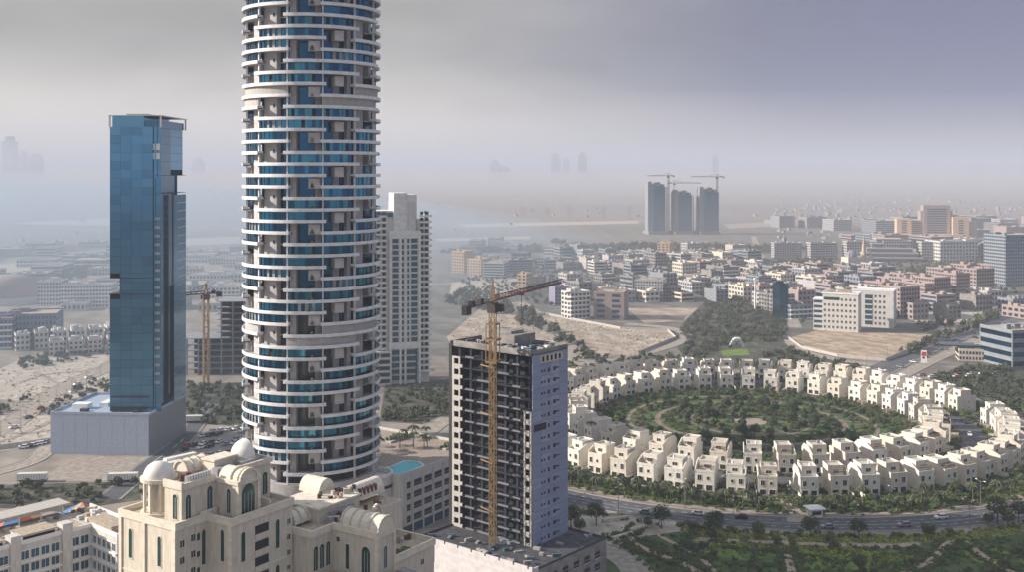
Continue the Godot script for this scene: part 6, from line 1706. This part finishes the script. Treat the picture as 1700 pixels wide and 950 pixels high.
	var woods := [
		PackedVector2Array([Vector2(127.8, -821.3), Vector2(174.5, -981.8), Vector2(264.0, -1080.0), Vector2(215.5, -847.1), Vector2(192.9, -771.4), Vector2(159.3, -744.8), Vector2(109.4, -679.2)]),
		PackedVector2Array([Vector2(156.4, -703.6), Vector2(185.9, -727.3), Vector2(206.9, -677.1), Vector2(224.8, -622.5), Vector2(188.7, -640.9)]),
		PackedVector2Array([Vector2(226.5, -608.5), Vector2(278.6, -668.7), Vector2(319.3, -660.6), Vector2(274.7, -520.5), Vector2(242.9, -520.5), Vector2(245.1, -572.9)]),
		PackedVector2Array([Vector2(-63.0, -520.5), Vector2(-68.8, -595.0), Vector2(-35.5, -608.5), Vector2(-27.3, -533.3), Vector2(-42.8, -513.1)]),
		PackedVector2Array([Vector2(-155.7, -514.3), Vector2(-180.8, -605.0), Vector2(-152.0, -613.6), Vector2(-126.5, -510.6)]),
		PackedVector2Array([Vector2(-197.5, -390.6), Vector2(-195.0, -413.0), Vector2(-143.2, -417.0), Vector2(-136.2, -399.3), Vector2(-160.4, -385.0)]),
		PackedVector2Array([Vector2(33.0, -660.6), Vector2(42.4, -694.5), Vector2(109.4, -703.6), Vector2(106.7, -685.7), Vector2(59.8, -672.9), Vector2(33.2, -629.7)]),
		PackedVector2Array([Vector2(110.5, -685.7), Vector2(209.2, -660.6), Vector2(233.4, -591.8), Vector2(238.8, -530.7), Vector2(230.7, -525.5), Vector2(200.6, -633.4), Vector2(108.4, -672.9)]),
		PackedVector2Array([Vector2(-234.1, -533.3), Vector2(-238.1, -564.0), Vector2(-240.0, -608.5), Vector2(-235.8, -635.3), Vector2(-216.6, -583.8), Vector2(-219.3, -533.3)]),
		PackedVector2Array([Vector2(-263.7, -533.3), Vector2(-263.6, -558.1), Vector2(-256.2, -583.8), Vector2(-252.5, -561.0), Vector2(-251.9, -533.3)]),
		PackedVector2Array([Vector2(-314.3, -685.7), Vector2(-282.1, -757.9), Vector2(-262.8, -708.2), Vector2(-294.5, -654.5)]),
	]
	scatter("tree_canopy", "dense dark green tree masses around and behind the villas and towers", lump, M.leaf, 950, hills.call(woods, 0.35, 0.9))
	scatter("tree_canopy", "greyish green tree masses mixed into the groves", lump2, M.leaf, 700, hills.call(woods, 0.3, 0.8))
	var far := [
		PackedVector2Array([Vector2(-115.6, -1600.0), Vector2(48.4, -1741.9), Vector2(247.9, -1785.1), Vector2(472.4, -1700.8), Vector2(403.0, -1611.9), Vector2(210.7, -1648.9), Vector2(44.8, -1611.9)]),
		PackedVector2Array([Vector2(313.7, -1411.8), Vector2(430.3, -1489.7), Vector2(395.2, -1293.4), Vector2(295.0, -1206.7)]),
		PackedVector2Array([Vector2(-67.0, -1004.7), Vector2(-36.9, -1107.7), Vector2(15.3, -919.1), Vector2(45.5, -744.8), Vector2(54.0, -694.5), Vector2(47.6, -685.7), Vector2(0.0, -881.6), Vector2(-48.0, -960.0)]),
		PackedVector2Array([Vector2(172.3, -1107.7), Vector2(274.3, -1234.3), Vector2(276.9, -1107.7), Vector2(184.2, -1004.7)]),
		PackedVector2Array([Vector2(-551.4, -1167.6), Vector2(-518.7, -1393.5), Vector2(-472.9, -1270.6), Vector2(-497.6, -1053.7)]),
		PackedVector2Array([Vector2(356.8, -1167.6), Vector2(662.1, -1489.7), Vector2(658.1, -1393.5), Vector2(360.0, -1080.0)]),
		PackedVector2Array([Vector2(247.9, -708.2), Vector2(395.0, -900.0), Vector2(396.7, -881.6), Vector2(249.2, -690.1)]),
		PackedVector2Array([Vector2(309.2, -830.8), Vector2(350.4, -864.0), Vector2(346.9, -843.8), Vector2(305.6, -809.0)]),
	]
	scatter("far_trees", "blurred far tree belts and garden trees of the distant districts", lump2, M.leaf, 2600, hills.call(far, 0.7, 1.7))
	var city := [PackedVector2Array([Vector2(-58.4, -1167.6), Vector2(41.4, -1489.7), Vector2(334.3, -1542.9), Vector2(252.3, -1107.7), Vector2(106.0, -1004.7), Vector2(26.7, -960.0)]), PackedVector2Array([Vector2(219.6, -919.1), Vector2(304.9, -1167.6), Vector2(529.7, -1489.7), Vector2(711.4, -1542.9), Vector2(468.8, -1004.7), Vector2(318.4, -881.6), Vector2(230.8, -830.8)])]
	scatter("street_trees", "small trees scattered between the district's blocks", lump2, M.leaf, 2000, hills.call(city, 0.45, 1.1))
	var beds := [
		ring(50.5, 55.5, 0, TAU, 40), ring(36.5, 41.5, 0, TAU, 40), ring(61.0, 72.0, 0, TAU, 40), ring(104.5, 124.0, 0, TAU, 60), ring(74, 78, 0, TAU, 40), ring(90, 94, 0, TAU, 40), ring(122.5, 142.0, -1.0, 1.4, 40), ring(162.0, 166.0, -0.6, 0.9, 40),
		PackedVector2Array([Vector2(29.8, -357.0), Vector2(42.0, -360.0), Vector2(46.8, -351.2), Vector2(55.8, -334.9), Vector2(58.5, -319.1), Vector2(44.3, -319.1)]),
	]
	scatter("shrubbery", "low shrubs and hedges in the beds of the parks and verges", shrub, M.leaf, 6200, hills.call(beds, 0.7, 1.8))
	var grove := crown_mesh(2.2, 3.4, 10, 24, 0.7, Color(0.035, 0.06, 0.03), 905)
	scatter("park_thicket", "dark green thickets filling the rings of the round park", grove, M.leaf, 420, hills.call([ring(2, 26, 0, TAU, 30), ring(30, 41.5, 0, TAU, 40), ring(46.5, 55.5, 0, TAU, 40), ring(60.5, 70, 0, TAU, 40)], 0.35, 0.9))
	scatter("park_shrubs", "low shrubs scattered over the lawns of the front park", shrub, M.leaf, 650, hills.call([front], 0.6, 1.5))
	var lime := crown_mesh(0.9, 0.9, 7, 18, 0.34, Color(0.20, 0.23, 0.035), 903)
	scatter("yellow_shrubbery", "yellow green flowering shrubs beside the ring road and in the front park", lime, M.leaf, 1100, hills.call([ring(163, 170, -0.35, 0.45, 40), PackedVector2Array([Vector2(58.5, -351.2), Vector2(87.0, -347.8), Vector2(112.9, -344.5), Vector2(111.8, -341.2), Vector2(85.9, -343.4), Vector2(57.8, -346.7)]), PackedVector2Array([Vector2(91.0, -341.2), Vector2(123.2, -341.2), Vector2(120.0, -332.3), Vector2(90.9, -333.8)])], 0.6, 1.3))
	var strip := func(pts: Array, w: float, off: float) -> PackedVector2Array:
		var l := PackedVector2Array(); var r := PackedVector2Array()
		for i in pts.size():
			var d: Vector2 = (pts[mini(i + 1, pts.size() - 1)] - pts[maxi(i - 1, 0)]).normalized()
			l.append(pts[i] + Vector2(-d.y, d.x) * (off - w / 2)); r.insert(0, pts[i] + Vector2(-d.y, d.x) * (off + w / 2))
		return l + r
	var hedges: Array = []
	for e in [[Vector2(43.3, -368.0), Vector2(37.5, -355.3), Vector2(42.9, -342.9), Vector2(51.7, -332.3), Vector2(57.8, -320.0)], [Vector2(89.2, -360.0), Vector2(87.7, -348.4), Vector2(82.8, -320.0)], [Vector2(112.0, -320.0), Vector2(127.4, -332.3), Vector2(139.4, -348.4), Vector2(144.6, -354.1)], [Vector2(146.8, -357.0), Vector2(147.0, -334.9), Vector2(151.1, -320.0)]]:
		hedges.append(strip.call(e, 1.4, 2.6)); hedges.append(strip.call(e, 1.4, -2.6))
	for e in [[Vector2(56.5, -339.1), Vector2(66.2, -330.8), Vector2(80.6, -329.8)], [Vector2(90.0, -337.5), Vector2(102.0, -333.8), Vector2(116.2, -337.5), Vector2(128.9, -341.2)], [Vector2(67.4, -346.7), Vector2(74.3, -342.9), Vector2(84.2, -344.5)]]: hedges.append(strip.call(e, 2.0, 0.0))
	scatter("clipped_hedge", "dark hedge lines following the curved paths of the front park", shrub, M.leaf, 900, hills.call(hedges, 0.8, 1.1))
	var stone := MB.new().dome(Vector3.ZERO, 0.6, 0.5, 5, 2).mesh()
	scatter("rubble", "rubble and stones strewn over the bare lots", stone, M.leaf_house, 650, func() -> Array:
		var p := in_poly(pick([PackedVector2Array([Vector2(-229.9, -454.7), Vector2(-203.2, -480.0), Vector2(-255.2, -685.7), Vector2(-326.0, -644.8)]), PackedVector2Array([Vector2(-47.1, -785.5), Vector2(-26.7, -960.0), Vector2(11.2, -1004.7), Vector2(53.1, -708.2), Vector2(-34.3, -685.7)]), PackedVector2Array([Vector2(15.3, -919.1), Vector2(83.1, -830.8), Vector2(119.1, -779.8), Vector2(82.6, -708.2)])]))
		return [Transform3D(Basis(Vector3.UP, R(0, TAU)).scaled(Vector3(R(0.4, 2.2), R(0.4, 1.2), R(0.4, 1.8))), Vector3(p.x, 0.05, p.y)), pick([Color(0.5, 0.44, 0.36), Color(0.3, 0.27, 0.24), Color(0.6, 0.56, 0.5)])])
	var dry := crown_mesh(0.9, 0.9, 6, 14, 0.34, Color(0.13, 0.115, 0.06), 904)
	scatter("desert_scrub", "dry scrub dotted over the sandy plots", dry, M.leaf, 800, hills.call([PackedVector2Array([Vector2(-47.1, -785.5), Vector2(-26.7, -960.0), Vector2(11.2, -1004.7), Vector2(53.1, -708.2), Vector2(-34.3, -685.7)]), PackedVector2Array([Vector2(15.3, -919.1), Vector2(83.1, -830.8), Vector2(119.1, -779.8), Vector2(82.6, -708.2), Vector2(58.6, -703.6)]), PackedVector2Array([Vector2(-229.9, -454.7), Vector2(-203.2, -480.0), Vector2(-255.2, -685.7), Vector2(-326.0, -644.8)]), PackedVector2Array([Vector2(19.9, -377.0), Vector2(31.5, -378.3), Vector2(60.5, -363.0), Vector2(41.5, -355.8), Vector2(20.2, -363.0)])], 0.35, 1.1))
	for n in trees + palms: n.free()

# ---- cars, lamps, signs and other small things
func make_car(v: int) -> Node3D:
	var o := Node3D.new()
	o.name = "parked_car"
	var key: String = ["car_white", "car_silver", "car_black", "car_red"][v % 4]
	var suv := v >= 4
	var b := MB.new()
	var hh := 0.15 if suv else 0.0
	var side := PackedVector2Array([Vector2(-2.25, 0.35), Vector2(-2.3, 0.75), Vector2(-2.1, 0.92 + hh), Vector2(-1.1, 0.98 + hh), Vector2(1.4, 0.98 + hh), Vector2(2.1, 0.92 + hh), Vector2(2.25, 0.6), Vector2(2.2, 0.35)])
	extrude(b, side, 0.88)
	part("body", b, M[key], o)
	var c := MB.new()
	var top := PackedVector2Array([Vector2(-1.25, 0.97 + hh), Vector2(-0.55, 1.44 + hh), Vector2(0.95 + hh * 3, 1.46 + hh), Vector2(1.75 + hh, 0.97 + hh)])
	extrude(c, top, 0.74)
	part("window_glass", c, M.window_dark, o)
	var r := MB.new()
	r.box(-0.6, 0.98 + hh * 3, 1.45 + hh, 1.5 + hh, -0.7, 0.7)
	part("car_roof", r, M[key], o)
	for x in [-1.4, 1.4]:
		for z in [-0.8, 0.8]:
			var w := MB.new()
			w.xf = Transform3D(Basis(Vector3.RIGHT, PI / 2), Vector3(x, 0.33, z - 0.11))
			w.cyl(Vector3.ZERO, 0.33, 0.33, 0.22, 10)
			part("wheel", w, M.tyre, o)
	for z in [-0.62, 0.62]: part("headlight", MB.new().box(-2.32, -2.24, 0.62, 0.78, z - 0.18, z + 0.18), M.frame_white, o)
	o.set_meta("category", "car")
	return o

func extrude(b: MB, side: PackedVector2Array, w: float) -> void:
	var k := side.size()
	for i in k:
		var a := side[i]; var d := side[(i + 1) % k]
		b.quad(Vector3(a.x, a.y, w), Vector3(a.x, a.y, -w), Vector3(d.x, d.y, -w), Vector3(d.x, d.y, w))
	for s in [-w, w]:
		for i in range(1, k - 1): b.tri(Vector3(side[0].x, side[0].y, s), Vector3(side[i].x, side[i].y, s), Vector3(side[i + 1].x, side[i + 1].y, s))

func make_lamp(double: bool) -> Node3D:
	var o := Node3D.new()
	o.name = "street_lamp"
	part("pole", MB.new().cyl(Vector3.ZERO, 0.13, 0.08, 9.5, 8).cyl(Vector3.ZERO, 0.25, 0.2, 0.5, 8), M.lamp_steel, o)
	for s in ([-1, 1] if double else [1]):
		var arm := part("arm", MB.new().beam(Vector3(0, 9.4, 0), Vector3(s * 1.7, 9.9, 0), 0.12), M.lamp_steel, o)
		part("lamp_head", MB.new().cbox(Vector3(s * 2.0, 9.85, 0), Vector3(0.9, 0.16, 0.36)), M.frame_white, arm)
	o.set_meta("category", "street lamp")
	return o

func build_small() -> void:
	rng.seed = 99
	mat("car_white", Color(0.72, 0.72, 0.72), 0.3); mat("car_silver", Color(0.35, 0.36, 0.38), 0.3, 0.5); mat("car_black", Color(0.025, 0.025, 0.03), 0.25); mat("car_red", Color(0.35, 0.03, 0.03), 0.3)
	var cars: Array = []
	for v in 8: cars.append(make_car(v))
	var name_of := func(v: int) -> String: return ["white", "silver", "black", "dark red"][v % 4] + (" estate car" if v >= 4 else " saloon car")
	# moving cars on the ring road and elsewhere
	var on_road := [[-0.335, 149.5, 0], [-0.29, 149.0, 2], [-0.235, 149.6, 6], [0.23, 149.4, 4], [0.33, 154.0, 1], [0.62, 149.5, 0], [-0.05, 155.5, 1], [0.12, 154.8, 5], [0.46, 155.2, 2], [-0.45, 155.0, 1]]
	for e in on_road:
		var a: float = e[0]
		var p: Vector2 = RC + Vector2(sin(a), cos(a)) * float(e[1])
		var wh: String = "nearest the bend by the dark tower" if a < -0.32 and a > -0.4 else "farthest left, half behind the dark tower" if a < -0.4 else "following the white one" if a < -0.26 else "third in the line by the palms" if a < -0.1 else "below the front street gap" if a < 0 else "just right of the gate house" if a < 0.15 else "right of the front street gap" if a < 0.28 else "heading past the yellow shrubs" if a < 0.4 else "second from the far right end" if a < 0.5 else "at the far right end"
		copy(cars[e[2]], Vector3(p.x, 0.07, p.y), a, "%s on the curved ring road, %s" % [name_of.call(e[2]), wh])
	var seen_cars := {}
	var park := func(p: Vector2, turn: float, where: String, group: String) -> void:
		var v := rng.randi() % 8
		if v % 4 == 3 and rng.randf() < 0.7: v -= 3
		var label := "%s %s" % [name_of.call(v), where]
		if seen_cars.has(label): return
		seen_cars[label] = 1
		copy(cars[v], Vector3(p.x, 0.14, p.y), turn, label, group)
	for r in 5:
		for k in 13:
			if rng.randf() < 0.78: park.call(Vector2(-145.5, -445.4) + Vector2(k * 3.1 + r * 2.0, -r * 13.0 - k * 1.9 - (r % 2) * 5.0), 1.1, "in the car park's %s row, %s from its left" % [ordinal(r), ordinal(k)], "cars in the car park by the grey podium")
	for k in 20:
		var a := TAU * k / 20 + R(-0.05, 0.05)
		var half := k if k < 10 else 19 - k
		park.call(RC + Vector2(sin(a), cos(a)) * (101.5 if k % 2 else 97.5), a, "between the villa rows, %s %s from the front" % [ordinal(half), "counterclockwise" if k < 10 else "clockwise"], "cars between the villa rows")
	for k in 12: park.call(Vector2(236.7, -660.6).lerp(Vector2(395.2, -867.5), k / 12.0) + Vector2(R(-3, 3), R(-3, 3)), -0.9, "on the wide straight avenue, %s from its near end" % ordinal(k), "cars on the avenue")
	for k in 14: park.call(Vector2(240.0, -635.3).lerp(Vector2(292.0, -640.9), k / 14.0) + Vector2(0, (k % 2) * 6.0), 0.2, "before the low cream building, %s from the left" % ordinal(k), "cars before the low cream building")
	for k in 6: park.call(Vector2(-211.3, -469.6).lerp(Vector2(-204.3, -480.0), k / 6.0), 0.3, "at the left foot of the grey podium, %s from the left" % ordinal(k), "cars at the grey podium")
	for k in 7: park.call(Vector2(-233.3, -505.9).lerp(Vector2(-245.0, -648.6), k / 7.0) + Vector2(R(-3, 3), 0), 0.9, "on the dusty road, %s from its near end" % ordinal(k), "cars on the dusty road")
	# lorries, buses, cabins
	var tr := [[Vector2(-136.1, -445.4), 0.85, "long pale trailer beside the street right of the grey podium", 14.0], [Vector2(-137.1, -434.6), 0.85, "second pale trailer closer to the domed block", 10.0], [Vector2(-150.3, -419.4), 0.1, "white flat roofed cabin under the grey podium", 11.0], [Vector2(-185.2, -419.4), 0.1, "white bus stopped behind the hotel wing", 11.0], [Vector2(-152.5, -518.0), 0.1, "white trailer by the grove behind the grey podium", 9.0]]
	for e in tr:
		var o := thing("trailer", e[2], "trailer", Vector3(e[0].x, 0.1, e[0].y), e[1])
		part("box", MB.new().box(-e[3] / 2, e[3] / 2, 0.9, 3.3, -1.3, 1.3), M.frame_white, o)
		part("chassis", MB.new().box(-e[3] / 2, e[3] / 2, 0.5, 0.9, -1.0, 1.0), M.black, o)
		for s in [-0.36, 0.28, 0.38]:
			for z in [-1.1, 0.9]:
				var w := MB.new()
				w.xf = Transform3D(Basis(Vector3.RIGHT, PI / 2), Vector3(e[3] * s, 0.5, z))
				w.cyl(Vector3.ZERO, 0.5, 0.5, 0.25, 10)
				part("wheel", w, M.tyre, o)
		var rib := MB.new()
		for k in int(e[3]): rib.box(-e[3] / 2 + k + 0.4, -e[3] / 2 + k + 0.55, 1.0, 3.35, -1.36, 1.36)
		part("side_rib", rib, M.light_concrete, o)
	# gate house at the front street gap
	var g := thing("gate_house", "small white gate house with a flat roof at the front street gap", "gate house", Vector3(Vector2(105.1, -377.0).x, 0.1, Vector2(105.1, -377.0).y), 0.15)
	part("wall", MB.new().box(-2.2, 2.2, 0, 2.8, -1.8, 1.8), M.villa_wall, g)
	part("roof", MB.new().box(-3.0, 3.0, 2.8, 3.2, -2.6, 2.6), M.parapet_white, g)
	part("window", MB.new().box(-1.6, 1.6, 1.0, 2.2, 1.8, 1.86), M.window_dark, g)
	# garden arch in the green park
	var a := thing("garden_arch", "white open garden arch with splayed legs in the wooded park behind the villas", "garden arch", Vector3(Vector2(153.8, -742.3).x, 0.1, Vector2(153.8, -742.3).y), 0.0)
	part("top", MB.new().box(-2.6, 2.6, 4.4, 5.6, -2, 2), M.parapet_white, a)
	for s in [-1, 1]: part("leg", MB.new().beam(Vector3(s * 2.3, 4.7, 0), Vector3(s * 4.6, 0, 0), 1.5), M.parapet_white, a)
	part("roof_box", MB.new().box(-1.6, 1.6, 5.6, 6.2, -1.4, 1.4), M.parapet_white, a)
	# tall white mast
	var m := thing("light_mast", "tall slim white mast standing at the edge of the wooded park", "mast", Vector3(Vector2(209.4, -935.1).x, 0, Vector2(209.4, -935.1).y))
	part("pole", MB.new().cyl(Vector3.ZERO, 0.9, 0.5, 27.0, 10), M.frame_white, m)
	part("head", MB.new().cyl(Vector3(0, 27, 0), 1.4, 1.4, 1.2, 10), M.frame_white, m)
	# billboard by the avenue
	var bb := thing("billboard", "tall white and red advertising board beside the avenue", "billboard", Vector3(Vector2(255.3, -672.9).x, 0, Vector2(255.3, -672.9).y), -0.3)
	bb.scale = Vector3(0.75, 0.75, 0.75)
	part("board", MB.new().box(-2.3, 2.3, 1.5, 12.0, -0.3, 0.3), M.frame_white, bb)
	part("red_panel", MB.new().box(-1.8, 1.8, 7.2, 10.6, 0.3, 0.36), M.red, bb)
	part("dark_panel", MB.new().box(-1.2, 0.6, 5.0, 6.8, 0.3, 0.36), M.black, bb)
	part("post", MB.new().box(-1.5, -1.1, 0, 1.5, -0.2, 0.2).box(1.1, 1.5, 0, 1.5, -0.2, 0.2), M.lamp_steel, bb)
	# street lamps
	var ld := make_lamp(true); var ls := make_lamp(false)
	for k in 15:
		var an := -0.75 + k * 0.125
		var p := RC + Vector2(sin(an), cos(an)) * (143.8 if k % 2 else 160.4)
		copy(ld, Vector3(p.x, 0.1, p.y), an + PI / 2, "double armed street lamp on the %s side of the ring road, %s from the left" % ["villa" if k % 2 else "park", ordinal(k / 2)], "double street lamps of the ring road")
	for k in 9:
		var p := Vector2(218.5, -644.8).lerp(Vector2(421.8, -903.8), k / 9.0) + Vector2(-6, -6)
		copy(ls, Vector3(p.x, 0.1, p.y), 0.6, "thin street lamp along the wide straight avenue, %s from its near end" % ordinal(k), "lamps of the avenue")
	for k in 7:
		var p := Vector2(-238.9, -494.3).lerp(Vector2(-243.6, -644.8), k / 7.0) + Vector2(8, 4)
		copy(ls, Vector3(p.x, 0.1, p.y), 0.6, "thin street lamp beside the pale dusty road, %s from its near end" % ordinal(k), "lamps of the dusty road")
	# power pylons far out
	for e in [[910, 368], [945, 366], [1002, 366], [1045, 364], [868, 366]]:
		var d: float = 216000.0 / (e[1] - 285.0)
		var y := thing("power_pylon", "thin lattice power pylon on the far plain, %s" % ["left of the pair beyond the crane arm", "right of the pair beyond the crane arm", "alone before the three hazy towers", "nearest the three hazy towers", "leftmost beyond the crane mast"][[910, 945, 1002, 1045, 868].find(e[0])], "pylon", Vector3((e[0] - 850.0) / 1800.0 * d, 0, -d))
		var b := MB.new()
		for s in [[-4, -4], [4, -4], [4, 4], [-4, 4]]: b.beam(Vector3(s[0], 0, s[1]), Vector3(s[0] * 0.15, 34, s[1] * 0.15), 0.5)
		for k in 3: b.beam(Vector3(-9 + k, 22 + k * 5, 0), Vector3(9 - k, 22 + k * 5, 0), 0.7)
		part("lattice", b, M.concrete, y)
	for n in cars: n.free()
	ld.free(); ls.free()
	# fenced construction sheds and low walls in the front corner
	var walls := [[Vector2(30.9, -370.5), Vector2(39.5, -374.4), "left"], [Vector2(39.1, -360.6), Vector2(49.1, -368.0), "middle"], [Vector2(32.3, -352.4), Vector2(39.8, -358.2), "lower"]]
	for e in walls:
		var w := thing("garden_wall", "low cream wall in the sandy corner of the front park, the %s one" % e[2], "wall", Vector3(e[0].x, 0.1, e[0].y))
		var d: Vector2 = e[1] - e[0]
		part("wall", MB.new().beam(Vector3(0, 0.5, 0), Vector3(d.x, 0.5, d.y), 1.0), M.cream, w)
		part("coping", MB.new().beam(Vector3(0, 1.1, 0), Vector3(d.x, 1.1, d.y), 0.3), M.cream_trim, w)
